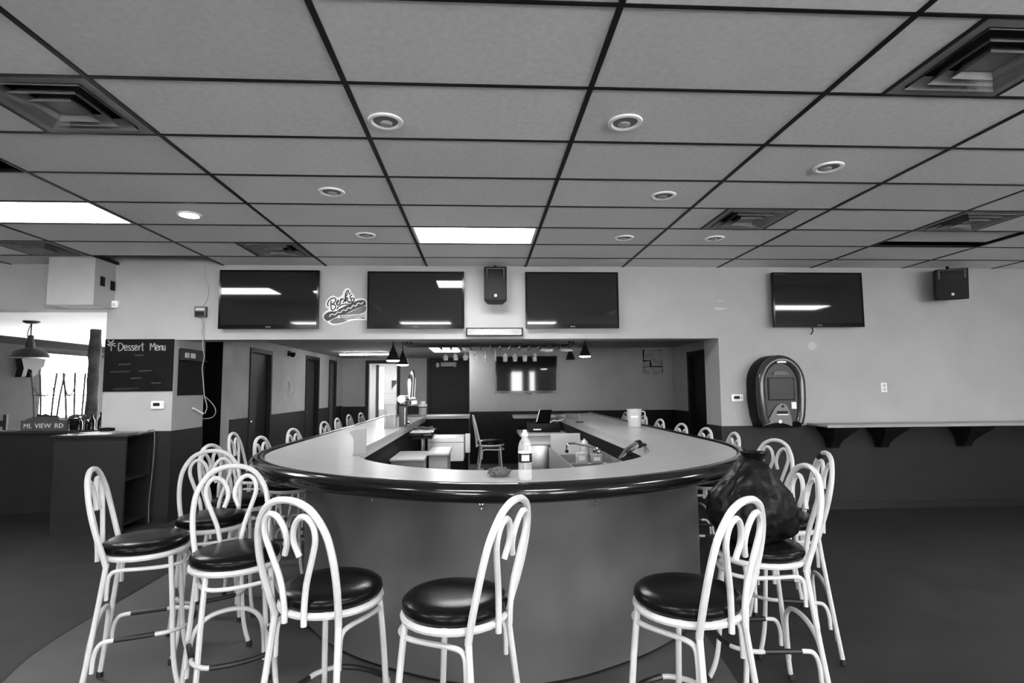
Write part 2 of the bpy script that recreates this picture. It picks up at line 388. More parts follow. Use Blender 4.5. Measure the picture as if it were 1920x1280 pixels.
# ------------------------------------------------------------------ structure: sunroom on the left
SZ = 2.52; SX = -8.6; WALLG = mat('sunroom_wall', .035, .9, .1, noise_amt=.08, noise_scale=3)
struct(box(SX, -4.5, 7.2, 14.45, 0, .006).build('floor_sunroom_bounce', mat('bounce_tile', .6, .5, .4, noise_amt=.1)))  # unseen pale floor added to bounce daylight onto the sunroom ceiling
struct(box(SX-.15, -4.38, WY+.25, 14.6, SZ, SZ+.12).build('ceiling_sunroom', WHITEC))
SW = [(11.35,12.95,.98,2.27), (13.2,14.2,.98,2.27)]
wall_with_holes_x('wall_left', SX-.15, SX, YR, 14.6, CZ+.45, SW, WALLG)
FWN = [(-8.45,-6.65,.12,2.46), (-6.5,-4.7,.12,2.46)]  # hidden windows added to flood the sunroom with light
wall_with_holes_y('wall_sunroom_far', 14.45, 14.6, SX, -4.5, SZ, FWN, WALLM)
for h in FWN: window_y(*h, 14.52)
for h in SW: window_x(*h, SX-.075)
struct(box(-4.5, -4.38, WY+.73, 14.6, 0, SZ).build('wall_sunroom_right', WHITEC))
struct(box(SX, SX+.1, WY+.25, 14.45, 2.40, 2.515).build('trim_8', mat('beam_dark', .006,.8,.1)))
struct(box(SX, SX+.05, 11.2, 14.3, 2.28, 2.31).build('trim_9', MATS['beam_dark']))
for wi, (a, b, c, d) in enumerate(SW):
    bl = thing('window_blind', ['pale slatted blind in the sunroom window behind the upturned stools', 'narrow pale blind in the sunroom window beyond the log post'][wi], 'blind', (SX+.02, (a+b)/2, d))
    box(-.01, .03, a-(a+b)/2+.03, b-(a+b)/2-.03, -.05, 0).build('headrail', WHITE, bl)
    sl = MB()
    for k in range(11): z = -.08-k*.045; sl.add([(0,a-(a+b)/2+.04,z),(.022,a-(a+b)/2+.04,z-.03),(.022,b-(a+b)/2-.04,z-.03),(0,b-(a+b)/2-.04,z)], [(0,1,2,3)])
    so = sl.build('slats', mat('blind_slat', .8, .5, .3, alpha=.75), bl); so['kind'] = 'stuff'
# half wall between the main room and the sunroom
struct(box(SX, CL, 6.98, 7.12, 0, 1.03).build('wall_half', WAIN))
struct(box(SX, CL, 6.93, 7.2, 1.03, 1.055).build('trim_10', DARKW))
struct(box(SX, CL-.13, 6.955, 6.98, 0, .09).build('baseboard_half', BLACKTRIM))
# box bulkhead under the ceiling
struct(box(-4.85, -4.345, 6.41, WY, 2.487, CZ+.01).build('wall_bulkhead', WALL))
ax = -4.345
for k, (y0, y1, z0, z1) in enumerate(((6.5,6.57,2.72,2.83), (6.68,6.745,2.70,2.81))):
    o = thing('junction_plate', ['black switch plate on the bulkhead side, farther from the wall', 'black switch plate on the bulkhead side, tight against the wall'][k], 'wall plate', (ax, (y0+y1)/2, (z0+z1)/2))
    box(0,.012,-.035,.035,-.055,.055).build('plate', BLACKP, o, bevel=.003); box(.012,.02,-.012,.012,-.02,.02).build('toggle', BLACKP, o)

# ------------------------------------------------------------------ the bar
BT = 1.07
bar = thing('bar_counter', 'long U-shaped bar with pale laminate top, black padded rail and grey front', 'bar')
bt = strip_solid(OUT, INN, BT-.045, BT).build('counter_top', BARTOP, bar)
box(-1.57, -.2, 9.2, 9.8, BT-.045, BT).build('counter_top', BARTOP, bar)
box(.52, 1.9, 9.05, 9.5, BT-.046, BT-.001).build('counter_top', BARTOP, bar)
rl = [Vector((p.x,p.y,BT-.035)) for p in offset(OUT, .022)]
MB().tube(rl, .058, 14, ry=.048).build('padded_rail', BARRAIL, bar)
strip_solid(offset(OUT,-.28), offset(OUT,-.31), .03, BT-.045).build('front_panel', BARPANEL, bar)
strip_solid(offset(OUT,-.305), offset(OUT,-.35), 0, .03).build('kick_base', KICK, bar)
strip_solid(offset(INN,.012), INN, BT-.085, BT-.0455).build('inner_edge', mat('edge_laminate', .42, .35, .4), bar)
strip_solid(offset(INN,.07), offset(INN,.045), .1, BT-.085).build('inner_panel', KICK, bar)
box(-1.2, -.22, 9.25, 9.3, 0, BT-.045).build('back_panel', KICK, bar)
box(.9, 1.25, 9.1, 9.14, 0, BT-.046).build('back_panel', mat('pale_panel', .3, .5, .3), bar)
hk = None
for hx in (-.62, .02, .62, 1.12):
    # purse hooks under the overhang, on the front panel
    q = min(offset(OUT,-.28), key=lambda p: abs(p.x-hx)+ (p.y>4)*9)
    h = thing('purse_hook', 'small chrome purse hook on the bar front under the rail', 'hook', (q.x, q.y-.004, .93), 0, 'purse hooks under the bar rail')
    MB().lathe([(.014,-.003),(.014,.003)], 10, M=Matrix.Rotation(PI/2,3,'X')).build('plate', CHROME, h)
    MB().tube(spline([(0,0,0),(0,-.03,-.005),(0,-.04,-.025),(0,-.03,-.04),(0,-.015,-.035)],4), .004, 6).build('hook', CHROME, h)

# ------------------------------------------------------------------ stools
def make_stool():
    r = bpy.data.objects.new('bar_stool', None); COL.objects.link(r)
    # seat pad
    n = 32; prof = [(.05,.700),(.178,.702),(.194,.712),(.200,.726),(.196,.742),(.182,.754),(.15,.763),(.09,.767),(.03,.768)]
    MB().lathe(prof, n).build('seat', VINYL, r, sharp=60)
    MB().tube([(.192*math.cos(2*PI*k/32), .192*math.sin(2*PI*k/32), .692) for k in range(32)], .012, 8, True, ry=.014).build('seat_ring', POWDER, r)
    # back hoop (wide arch leaning back)
    L = [(-.150,-.142,.655),(-.160,-.158,.72),(-.172,-.183,.81),(-.174,-.208,.91),(-.158,-.229,1.005),(-.112,-.246,1.08),(-.056,-.253,1.112),(0,-.255,1.12)]
    P = L + [(-x,y,z) for x,y,z in reversed(L[:-1])]
    MB().tube(spline(P,4), .0135, 8).build('back_hoop', POWDER, r)
    for s in (-1,1):
        C = [(.045,-.204,.665),(.047,-.206,.73),(.062,-.213,.82),(.098,-.226,.92),(.118,-.236,.985),(.112,-.244,1.035),(.088,-.249,1.062),(.060,-.249,1.062),(.034,-.245,1.038),(.018,-.238,1.00),(.016,-.231,.965),(.026,-.225,.935),(.034,-.222,.915)]
        MB().tube(spline([(s*x,y,z) for x,y,z in C],3), .0115, 8).build('back_scroll', POWDER, r)
    # legs
    for s in (-1,1):
        rear = [(s*.150,-.142,.675),(s*.158,-.155,.55),(s*.176,-.185,.3),(s*.198,-.222,.015)]
        front = [(s*.135,.128,.685),(s*.148,.142,.5),(s*.162,.16,.22),(s*.176,.178,.10),(s*.198,.205,.015)]
        for q in (rear, front):
            lg = MB().tube(spline(q,4), .0125, 8).build('leg', POWDER, r)
            MB().lathe([(.012,0),(.016,.004),(.015,.03),(.012,.034)], 10, (q[-1][0],q[-1][1],0)).build('foot_cap', RUBBER, lg)
    # brace hoop under the seat: down the rear legs, forward and round the front
    B = [(-.150,-.136,.50),(-.150,-.134,.57),(-.150,-.125,.618),(-.152,-.09,.635),(-.152,.02,.632),(-.145,.11,.63),(-.10,.175,.63),(0,.195,.63)]
    P = B + [(-x,y,z) for x,y,z in reversed(B[:-1])]
    MB().tube(spline(P,4), .010, 8).build('seat_brace', POWDER, r)
    # foot rail: same idea lower down, with black sleeves
    Bf = [(-.184,-.172,.18),(-.180,-.168,.25),(-.178,-.15,.30),(-.178,-.11,.315),(-.176,.05,.315),(-.172,.13,.315),(-.12,.205,.315),(0,.228,.315)]
    P = Bf + [(-x,y,z) for x,y,z in reversed(Bf[:-1])]
    fr = MB().tube(spline(P,4), .0105, 8).build('foot_rail', POWDER, r)
    for s in (-1,1): MB().tube([(s*.178,-.09,.315),(s*.177,0,.315),(s*.176,.08,.315)], .0122, 8).build('rail_sleeve', SLEEVE, fr)
    MB().tube(spline([(-.115,.209,.315),(-.05,.225,.315),(0,.228,.315),(.05,.225,.315),(.115,.209,.315)],3), .0122, 8).build('rail_sleeve', SLEEVE, fr)
    # arch between the rear legs
    A = [(-.176,-.206,.12),(-.168,-.196,.25),(-.145,-.186,.345),(-.085,-.178,.40),(0,-.176,.415)]
    P = A + [(-x,y,z) for x,y,z in reversed(A[:-1])]
    MB().tube(spline(P,4), .0115, 8).build('rear_arch', POWDER, r)
    return r
stool0 = make_stool(); used = [False]
def stool(x, y, bd, label, group='white metal bar stools round the bar', z=0):
    """bd: direction (x,y) from seat centre to the backrest"""
    o = copy_tree(stool0) if used[0] else stool0
    used[0] = True
    o.location = (x, y, z); o.rotation_euler = (0,0, math.atan2(bd[1], bd[0]) + PI/2)
    tag(o, label, 'stool', group); return o
STOOLS = [
 # near arc
 (-.60,2.33,(-.42,-.9),'white metal bar stool at the rounded bar end beside the turned-away stools'),
 (-.10,2.16,(.88,-.48),'white metal bar stool standing in front of the water bottle, backrest turned sideways'),
 (.78,2.15,(.6,-.8),'white metal bar stool at the bar end next to the garbage bag stool'),
 (1.37,2.74,(1,-.04),'white metal bar stool with the black garbage bag on its seat'),
 (1.93,3.95,(.9,.3),'white metal bar stool right behind the garbage bag'),
 (1.80,3.30,(.95,-.25),'white metal bar stool with dark tape on its hoop beside the garbage bag'),
 # left cluster
 (-1.76,3.10,(-.93,-.34),'white metal bar stool standing alone on the seam line facing the bar'),
 (-1.19,2.83,(-.5,.87),'turned-away white metal bar stool next to the lone stool on the seam'),
 (-1.66,3.60,(-.5,.87),'turned-away white metal bar stool between the seam and the bar side'),
 (-1.72,4.17,(-1,.1),'white metal bar stool facing the bar behind the two turned-away stools'),
]
ORD = ['first','second','third','fourth','fifth','sixth','seventh']
for k, (x,y) in enumerate(((-2.05,5.35),(-1.62,4.85),(-1.66,5.75),(-1.68,6.95),(-1.72,7.75),(-1.80,8.75),(-1.76,9.4))):
    STOOLS.append((x,y,(-1,random.uniform(-.15,.15)), ['white metal bar stool pulled out from the beer-tap side of the bar'][0] if k == 0 else 'white metal bar stool, %s from the bar end on the tap side' % ORD[k-1]))
for k, (x,y) in enumerate(((1.90,4.68),(1.89,5.22),(1.89,5.85),(1.93,6.7),(1.98,7.55),(2.02,8.7))):
    STOOLS.append((x,y,(1,random.uniform(-.12,.12)), 'white metal bar stool, %s from the bar end on the sink side' % ORD[k]))
STOOLS.append((.13,8.25,(-1,-.08),'white metal bar stool standing inside the bar by the counter gap'))
for a in STOOLS:
    so_ = stool(*a[:4])
    if 'dark tape' in a[3]:
        tw_ = MB().tube(spline([(.112,-.246,1.08),(.085,-.25,1.098),(.056,-.253,1.112)],4), .0155, 8).build('tape_wrap', RUBBER, so_); tw_['label'] = 'black tape wrapped on the hoop'

# garbage bag on its stool
def bag():
    bm = bmesh.new(); bmesh.ops.create_icosphere(bm, subdivisions=5, radius=1)
    for v in bm.verts:
        p = v.co.copy(); n1 = noise.noise(p*1.6+Vector((3,1,7)))*.2; n2 = noise.ridged_multi_fractal(p*3.4, 1.0, 2.0, 5, 1.0, 2.0)*.06
        k = 1+n1+n2
        top = max(0, p.z-.35)
        q = Vector((p.x*.2*k*(1-.8*top), p.y*.18*k*(1-.8*top), p.z*.2*k + top*.06))
        if q.z < -.145: q.z = -.145-(q.z+.145)*.12
        v.co = q
    me = bpy.data.meshes.new('garbage_bag'); bm.to_mesh(me); bm.free(); me.shade_smooth()
    me.materials.append(mat('bag_plastic', .004, .42, .2, bump=.7, bump_scale=18)); 
    o = bpy.data.objects.new('body', me); COL.objects.link(o); return o
gb = thing('garbage_bag', 'lumpy black plastic garbage bag slumped on a stool seat', 'bag', (1.36,2.78,.767))
b = bag(); b.parent = gb; b.location = (0,.0,.147)
MB().lathe([(.02,-.03),(.035,0),(.03,.02),(.055,.055),(.07,.075),(.05,.07),(.02,.03)], 9).build('tied_neck', MATS['bag_plastic'], gb, loc=(.02,0,.345))

# ------------------------------------------------------------------ televisions, speakers, wall things
def tv(name, label, x0, x1, z0, z1, y, tilt=0, reflect=None, rz=0):
    cx, cz = (x0+x1)/2, (z0+z1)/2; w, h = (x1-x0)/2, (z1-z0)/2
    t = thing('television', label, 'television', (cx, y, cz), rz, 'wall televisions'); t.rotation_euler = (tilt,0,rz)
    box(-w, w, -.03, .0, -h, h).build('casing', BLACKP, t, bevel=.004)
    b = .022
    MB().box(-w,-w+b,-.038,-.03,-h,h).box(w-b,w,-.038,-.03,-h,h).box(-w+b,w-b,-.038,-.03,h-b,h).box(-w+b,w-b,-.040,-.03,-h,-h+.05).build('bezel', BEZEL, t)
    box(-w+b, w-b, -.034, -.03, -h+.05, h-b).build('screen', SCREEN, t)
    box(-.03,.03,-.044,-.04,-h+.012,-h+.03).build('badge', GREYP, t)
    MB().box(-.15,.15,0,.05,-.12,.12).build('mount', BLACKP, t)
    return t
tv('t', 'wide black television on the header between the wall control box and the hot dog decal', -3.10,-1.94,2.24,2.945,WY-.05)
tv('t', 'wide black television between the hot dog decal and the small loudspeaker', -1.365,-.205,2.24,2.935,WY-.05)
tv('t', 'wide black television on the header right beside the small loudspeaker, away from the decal', .54,1.69,2.24,2.935,WY-.05)
tv('t', 'black television hung above the arched jukebox with its shadow on the wall', 3.62,4.78,2.245,2.93,WY-.1)
t5 = tv('t', 'black television on the far wall behind the bar reflecting the windows', .285,1.555,1.41,2.165,TVY-.05)
MB().tube(spline([(.0,-.02,-.378),(.06,-.02,-.395),(.12,-.02,-.378)],4), .006, 6).build('sensor_loop', BLACKP, t5)
# dangling lead under TV above the jukebox
tag(MB().tube(spline([(4.15,WY-.06,2.25),(4.16,WY-.05,2.20),(4.14,WY-.04,2.16)],4), .008, 6).build('tv_lead', BLACKP), 'short black lead hanging below the television over the jukebox', 'cable')

def speaker(label, loc, w, h, d, rz, tilt, m):
    s = thing('loudspeaker', label, 'loudspeaker', loc, rz); s.rotation_euler = (tilt,0,rz)
    # tapered cabinet
    prof = [(-w/2,-d/2),(w/2,-d/2),(w/2*.7,d/2),(-w/2*.7,d/2)]
    MB().prism(prof, lambda p,q,t: (p,q,t), -h/2, h/2).build('cabinet', m, s, bevel=.012)
    box(-w/2+.02, w/2-.02, -d/2-.008, -d/2, -h/2+.02, h/2*.35).build('grille', mat('speaker_grille', .014, .7, .3, bump=.4, bump_scale=300), s, bevel=.003)
    # horn: recessed flare
    hz = h*.28
    MB().add([(-w/2+.03,-d/2-.004,hz-.06),(w/2-.03,-d/2-.004,hz-.06),(w/2-.03,-d/2-.004,hz+.07),(-w/2+.03,-d/2-.004,hz+.07),(-.04,-d/2+.02,hz-.01),(.04,-d/2+.02,hz-.01),(.04,-d/2+.02,hz+.02),(-.04,-d/2+.02,hz+.02)],
             [(0,1,5,4),(1,2,6,5),(2,3,7,6),(3,0,4,7),(4,5,6,7)]).build('horn', mat('horn_plastic', .03, .4, .4), s)
    box(-.014,.014,-d/2-.012,-d/2-.008,-h/2+.05,-h/2+.08).build('badge', WHITE, s)
    MB().tube([(0,0,h/2-.01),(0,.02,h/2+.035)], .018, 8).build('bracket', BLACKP, s)
    return s
speaker('black two-way loudspeaker mounted on the header between two televisions', (.17,WY-.16,2.75), .275,.42,.22, 0, -.04, BLACKP)
speaker('black loudspeaker high on the wall above the drink shelf', (5.82,WY-.24,2.76), .34,.38,.26, -.42, .1, BLACKP)

# control box with its hanging wire
cb = thing('control_box', 'small dark control box on the wall beside the first television, wires hanging', 'control box', (-3.33,WY,2.45))
box(-.066,.066,-.05,0,-.062,.062).build('case', GREYP, cb, bevel=.006); box(-.05,.05,-.054,-.05,.012,.045).build('window', mat('pale_window', .5, .2, .5), cb)
box(-.05,.05,-.053,-.05,-.05,.0).build('cover', BLACKP, cb)
WX = [(378,595),(381,612),(378,622),(381,632),(380,650),(383,668),(379,690),(381,712),(383,740),(388,762),(384,775)]
tag(MB().tube(spline([ony(x,y,WY-.03) for x,y in WX],3), .006, 6).build('hanging_wire', mat('grey_wire', .25, .5, .3)), 'thin pale wire dangling from the wall control box down the column edge', 'wire')
WX2 = [(383,742),(392,750),(402,762),(404,774),(396,783),(378,785)]
tag(MB().tube(spline([ony(x,y,WY-.02) for x,y in WX2],4), .005, 6).build('wire_loop', MATS['grey_wire']), 'loose loop of wire at the column edge below the dangling wire', 'wire')
WX3 = [(386,497),(384,520),(391,540),(388,560),(379,576)]
tag(MB().tube(spline([ony(x,y,WY-.012) for x,y in WX3],4), .004, 6).build('feed_wire', mat('wall_wire', .35, .6, .3)), 'thin wire running from the ceiling down to the wall control box', 'wire')

# hot dog decal with lettering (flat print on the wall)
def dc(cx, cy): p = ony(590+cx/12.8, 520+cy/12.8, WY-.004); return p
def dfn(x, y, t): p = dc(x, y); return (p.x, WY-t, p.z)
dec = thing('wall_decal', 'hot dog shaped wall decal with script lettering between two televisions', 'decal', (0,0,0))
def flat(P, m, name, t, sm=True): 
    P = [(v.x,v.y) for v in spline([(a,b,0) for a,b in P], 4, True)] if sm else P
    return MB().prism(P, dfn, t-.0012, t).build(name, m, dec)
BACK = [(185,930),(205,880),(260,812),(330,765),(268,705),(255,620),(290,540),(360,465),(450,432),(540,472),(610,452),(665,405),(700,310),(760,258),(830,265),(868,320),(885,365),(935,410),(950,470),(995,515),(1090,505),(1190,508),(1242,555),(1300,620),(1350,800),(1330,1000),(1240,1025),(1000,1022),(830,1050),(620,1115),(460,1140),(360,1118),(300,1062),(225,1018)]
flat(BACK, mat('decal_white', .8,.5,.3), 'backing', .002)
flat([(215,940),(250,880),(340,825),(480,800),(620,740),(800,650),(980,570),(1100,540),(1190,550),(1225,600),(1220,660),(1100,710),(900,790),(700,890),(560,930),(420,1000),(310,1045),(240,1000)], mat('decal_sausage', .06,.5,.3), 'sausage', .003)
flat([(370,1050),(470,985),(560,960),(600,985),(700,1010),(790,1030),(650,1085),(480,1110),(390,1090)], mat('decal_bun', .17,.5,.3), 'bun', .0034)
flat([(670,905),(820,840),(1000,760),(1150,695),(1225,690),(1232,760),(1190,830),(1080,875),(900,890),(760,905)], MATS['decal_bun'], 'bun', .0034)
ribbon(spl2([(355,945),(375,905),(420,880),(490,893),(550,835),(620,838),(680,780),(750,790),(800,730),(870,738),(920,670),(990,685),(1040,615),(1130,635),(1165,580)],4), 26, dfn, .0028, .0042).build('mustard_line', mat('decal_mustard', .6,.5,.3), dec)
MB().prism([(560,905),(700,915),(900,905),(1060,880),(1215,890),(1210,990),(1000,985),(800,1010),(590,990)], dfn, .0036, .0046).build('banner', MATS['decal_white'], dec)
for P in ([(590,935),(720,940),(900,925),(1060,905),(1200,910)], [(600,965),(750,975),(900,955),(1060,940),(1190,960)], [(600,990),(780,1000),(950,978),(1200,978)]):
    ribbon(spl2(P,4), 18, dfn, .0046, .0052).build('banner_line', MATS['decal_sausage'], dec)
INK = mat('decal_ink', .02,.5,.3)
flat([(300,700),(290,600),(380,480),(480,470),(540,530),(640,480),(690,330),(780,290),(850,340),(860,410),(930,420),(960,510),(940,570),(860,650),(700,670),(600,690),(560,790),(430,815),(350,770)], MATS['decal_white'], 'letter_backing', .0048)
LET = [ # cursive capital B, e, r, k, apostrophe, s and underline swash
 [(330,690),(310,640),(340,560),(400,510),(470,495),(505,520),(495,575),(450,625),(410,640),(470,655),(505,690),(490,745),(440,785),(405,785)],
 [(400,560),(390,640),(395,710),(405,780)],
 [(510,640),(560,600),(585,570),(565,550),(535,580),(530,640),(560,665),(600,630)],
 [(608,655),(622,580),(628,512),(640,545),(668,512),(700,528)],
 [(680,610),(715,555),(765,430),(810,350),(810,320),(775,325),(745,390),(735,480),(735,590)],
 [(735,540),(775,490),(800,510),(775,540),(750,545),(790,570),(815,590),(840,560)],
 [(845,360),(850,385),(830,410)],
 [(905,420),(865,440),(850,480),(880,530),(875,580),(840,610),(805,595)],
 [(870,500),(930,500),(955,520),(930,560),(890,610)],
 [(545,770),(550,730),(600,685),(680,650),(760,640),(850,650),(900,610),(950,525)],
]
for P in LET: ribbon(spl2(P,4), 26, dfn, .0050, .0060).build('lettering', INK, dec)

# framed light box under the loudspeaker
lb = thing('shadow_box', 'long low black framed glass box on the header under the small loudspeaker', 'display box', (.162,WY-.002,2.20))
MB().box(-.345,.345,-.07,0,-.05,-.04).box(-.345,.345,-.07,0,.04,.05).box(-.345,-.33,-.07,0,-.04,.04).box(.33,.345,-.07,0,-.04,.04).build('frame', BLACKP, lb)
box(-.33,.33,-.02,-.01,-.04,.04).build('backing', mat('box_backing', .08,.4,.4, noise_amt=.5, noise_scale=14), lb); box(-.33,.33,-.066,-.064,-.04,.04).build('pane', mat('pane_glass', .9,.04,.5,alpha=.25), lb)
box(-.24,.2,-.03,-.02,-.03,.035).build('panel', mat('pale_print', .2,.4,.4, noise_amt=.4, noise_scale=18), lb)

def thermostat(label, loc):
    t = thing('thermostat', label, 'thermostat', loc)
    box(-.075,.075,-.03,0,-.047,.047).build('case', WHITE, t, bevel=.012); box(-.045,.03,-.032,-.03,-.012,.025).build('display', BLACKP, t); box(.045,.06,-.034,-.03,-.01,.02).build('button', mat('button_grey', .5,.4,.4), t)
thermostat('white thermostat on the column below the chalkboard', (-3.785,WY-.0,1.353)); thermostat('white thermostat on the wall beside the arched jukebox', (3.165,WY,1.374))
sp = thing('sensor_unit', 'small white sensor at the bulkhead lower corner', 'sensor', (-4.32,WY,2.54))
box(-.04,.04,-.05,0,-.042,.042).build('case', WHITE, sp, bevel=.012); box(-.015,.015,-.054,-.05,-.02,.01).build('lens', mat('button_grey', .5,.4,.4), sp)
ol = thing('wall_outlet', 'white wall outlet above the drink shelf', 'outlet', (5.08,WY,1.49))
box(-.038,.038,-.008,0,-.06,.06).build('plate', WHITE, ol, bevel=.002)
for z in (-.026,.026): box(-.018,.018,-.012,-.008,z-.017,z+.017).build('socket', mat('button_grey', .5,.4,.4), ol, bevel=.002)
# wall scuffs of bare plaster (repair patches)
PATCH = mat('filler_patch', .5,.9,.1)
for k, (a,b,c,d) in enumerate(((1343,563,1360,565),(1338,576,1362,581),(1514,640,1531,656))):
    p, q = ony(a,b,WY), ony(c,d,WY)
    m = MB(); cx, cz, rx, rz_ = (p.x+q.x)/2, (p.z+q.z)/2, abs(q.x-p.x)/2, abs(q.z-p.z)/2
    m.prism([(cx+rx*math.cos(a2)*(1+.15*math.sin(3*a2+k)), cz+rz_*math.sin(a2)) for a2 in [2*PI*i/14 for i in range(14)]], lambda x,z,t: (x,WY-t,z), 0, .001)
    m.build('filler_patch', PATCH, wfo)

# chalkboards
ck = thing('chalkboard', 'black chalkboard headed Dessert Menu on the column above the thermostat', 'chalkboard', (0,0,0))
box(-4.418,-3.632,WY-.012,WY,1.512,2.128).build('board', CHALK, ck)
cfn = lambda x, y, t: (lambda p: (p.x, WY-.012-t, p.z))(ony(190+x/6.4, 620+y/6.4, WY-.012))
CH = [ [(80,115),(115,160)], [(150,110),(90,185)], [(70,165),(170,150)], [(120,130),(118,240)], [(115,165),(175,185)],
 [(208,150),(206,238)], [(206,150),(240,152),(262,180),(255,215),(225,238),(206,238)],
 [(275,205),(310,200),(305,178),(285,175),(275,200),(285,232),(315,225)],
 [(350,178),(328,182),(330,200),(348,212),(345,232),(322,232)], [(388,178),(366,182),(368,200),(386,212),(383,232),(360,232)],
 [(402,205),(432,200),(428,178),(410,176),(400,200),(410,232),(438,225)], [(452,178),(452,235)], [(452,195),(468,180),(478,182)], [(495,140),(495,230),(508,232)], [(478,168),(512,165)],
 [(588,235),(592,150),(615,195),(640,148),(645,235)], [(655,205),(685,200),(680,178),(663,176),(655,200),(663,232),(690,225)],
 [(700,178),(700,235)], [(700,190),(718,178),(728,190),(728,235)], [(740,175),(742,222),(756,232),(766,215)], [(766,175),(767,235)] ]
for P in CH: ribbon(spl2(P,4) if len(P) > 2 else P, 12, cfn, 0, .0012).build('chalk_letter', CHALKW, ck)
for (x0,x1,y) in ((400,505,295),(210,350,405),(110,350,495),(450,605,482),(350,480,570),(600,710,628),(140,450,700)):
    P = [(x0+(x1-x0)*i/24, y + 9*math.sin(i*2.3+x0) - (x1-x0)*.04*i/24) for i in range(25)]
    ribbon(spl2(P,2), 7, cfn, 0, .001).build('chalk_smear', CHALKF, ck)
jb = thing('chalkboard', 'narrow dark notice board with a top shelf on the column side', 'chalkboard', (JL,0,0))
box(0,.014,6.86,7.47,1.46,2.02).build('board', CHALK, jb); MB().box(.0,.05,6.86,7.47,1.89,1.9).box(.014,.02,6.86,7.47,1.90,2.03).build('shelf', DARKW, jb)
box(.014,.03,7.1,7.2,1.92,1.98).build('card', PAPER, jb); box(.014,.03,6.97,7.05,1.92,1.98).build('card', mat('button_grey', .5,.4,.4), jb)
tag(MB().tube([ (JL+.01,7.22,1.30),(JL+.05,7.4,1.22) ], .012, 8).build('door_catch', WHITE), 'short pale peg on the column side by the wire loop', 'peg')

# jukebox
def juke():
    j = thing('jukebox', 'arched dark touchscreen jukebox mounted on the wall', 'jukebox', (3.60,WY-.001,1.02))
    W = .305
    def arch(s=1.0, inset=0, n=18):
        P = []; w0 = W-inset; zc = .53
        P.append((-w0*.80, .0+inset)); P.append((-w0*.92,.14)); P.append((-w0*1.0,.34))
        for k in range(n+1):
            a = PI - PI*k/n; P.append((w0*math.cos(a), zc+(W*1.13-inset)*math.sin(a)))
        P.append((w0*1.0,.34)); P.append((w0*.92,.14)); P.append((w0*.80,.0+inset))
        return P
    MB().prism(arch(), lambda x,z,t: (x,t,z), -.23, 0).build('cabinet', mat('juke_black', .004,.5,.12), j, bevel=.006)
    path = [(x,-.245,z) for x,z in arch(inset=.056)][0:]
    MB().tube(spline(path,2), .06, 12, ry=.052).build('front_rim', mat('juke_grey', .038,.18,.4,coat=.3), j, sharp=60)
    MB().prism(arch(inset=.07), lambda x,z,t: (x,t,z), -.255, -.23).build('front_panel', mat('juke_panel', .012,.35,.4), j)
    box(-.165,.165,-.262,-.255,.325,.60).build('screen_surround', BLACKP, j); box(-.15,.15,-.265,-.262,.34,.59).build('screen', mat('juke_screen', .014,.25,.15), j)
    MB().prism([(-.10,0),(.10,0),(.08,.035),(0,.052),(-.08,.035)], lambda x,z,t: (x,t,z+.63), -.268, -.255).build('logo_plate', mat('logo_dark', .012,.3,.5), j)
    MB().prism(spl2([(-.24,.03),(-.16,.13),(-.09,.24),(-.03,.285),(.0,.29),(.05,.265),(.085,.19),(.105,.10),(.105,.02)],3)+spl2([(.105,.02),(0,.055),(-.1,.06),(-.24,.03)],3)[1:-1], lambda x,z,t: (x,t,z), -.275, -.255).build('card_panel', mat('juke_silver', .15,.4,.4), j)
    box(-.075,.06,-.278,-.275,.165,.20).build('bill_slot', BLACKP, j); box(-.075,.06,-.284,-.275,.152,.165).build('slot_lip', WHITE, j)
    MB().lathe([(.014,0),(.014,.01)],12,M=Matrix.Rotation(PI/2,3,'X')).build('coin_lock', BLACKP, j, loc=(.0,-.275,.255)); MB().lathe([(.022,0),(.02,.014)],12,M=Matrix.Rotation(PI/2,3,'X')).build('coin_button', CHROME, j, loc=(-.045,-.275,.075))
    box(.12,.18,-.259,-.255,.225,.305).build('sticker', PAPER, j); box(-.055,.055,-.30,-.285,.775,.815).build('sticker', PAPER, j)
juke()

# drink shelf and its corbels on the right wall
sh = thing('drink_shelf', 'long narrow drink shelf on dark corbels along the wall', 'shelf', (0,0,0))
box(4.05, XR-.01, 6.36, WY-.008, 1.03, 1.055).build('shelf_board', mat('shelf_top', .34,.4,.4,noise_amt=.1), sh, bevel=.004)
box(4.05, XR-.01, 6.345, 6.36, 1.025, 1.058).build('shelf_edge', mat('shelf_edge', .28,.45,.4), sh)
for cx in (4.32,4.95,6.02,7.2,8.2):
    m = MB(); rows = [(.15,.36,1.03),(.145,.34,.985),(.10,.27,.925),(.065,.19,.86),(.05,.14,.80),(.05,.12,.755)]
    vs = []; fs = []
    for a, d, z in rows: vs += [(cx-a,WY-.008-d,z),(cx+a,WY-.008-d,z),(cx+a,WY-.008,z),(cx-a,WY-.008,z)]
    for i in range(len(rows)-1):
        for k in range(4): fs.append((i*4+k, i*4+(k+1)%4, i*4+4+(k+1)%4, i*4+4+k))
    fs += [(3,2,1,0), tuple(len(rows)*4-4+k for k in range(4))]
    m.add(vs, fs).build('corbel', mat('corbel_black', .006,.5,.3), sh)

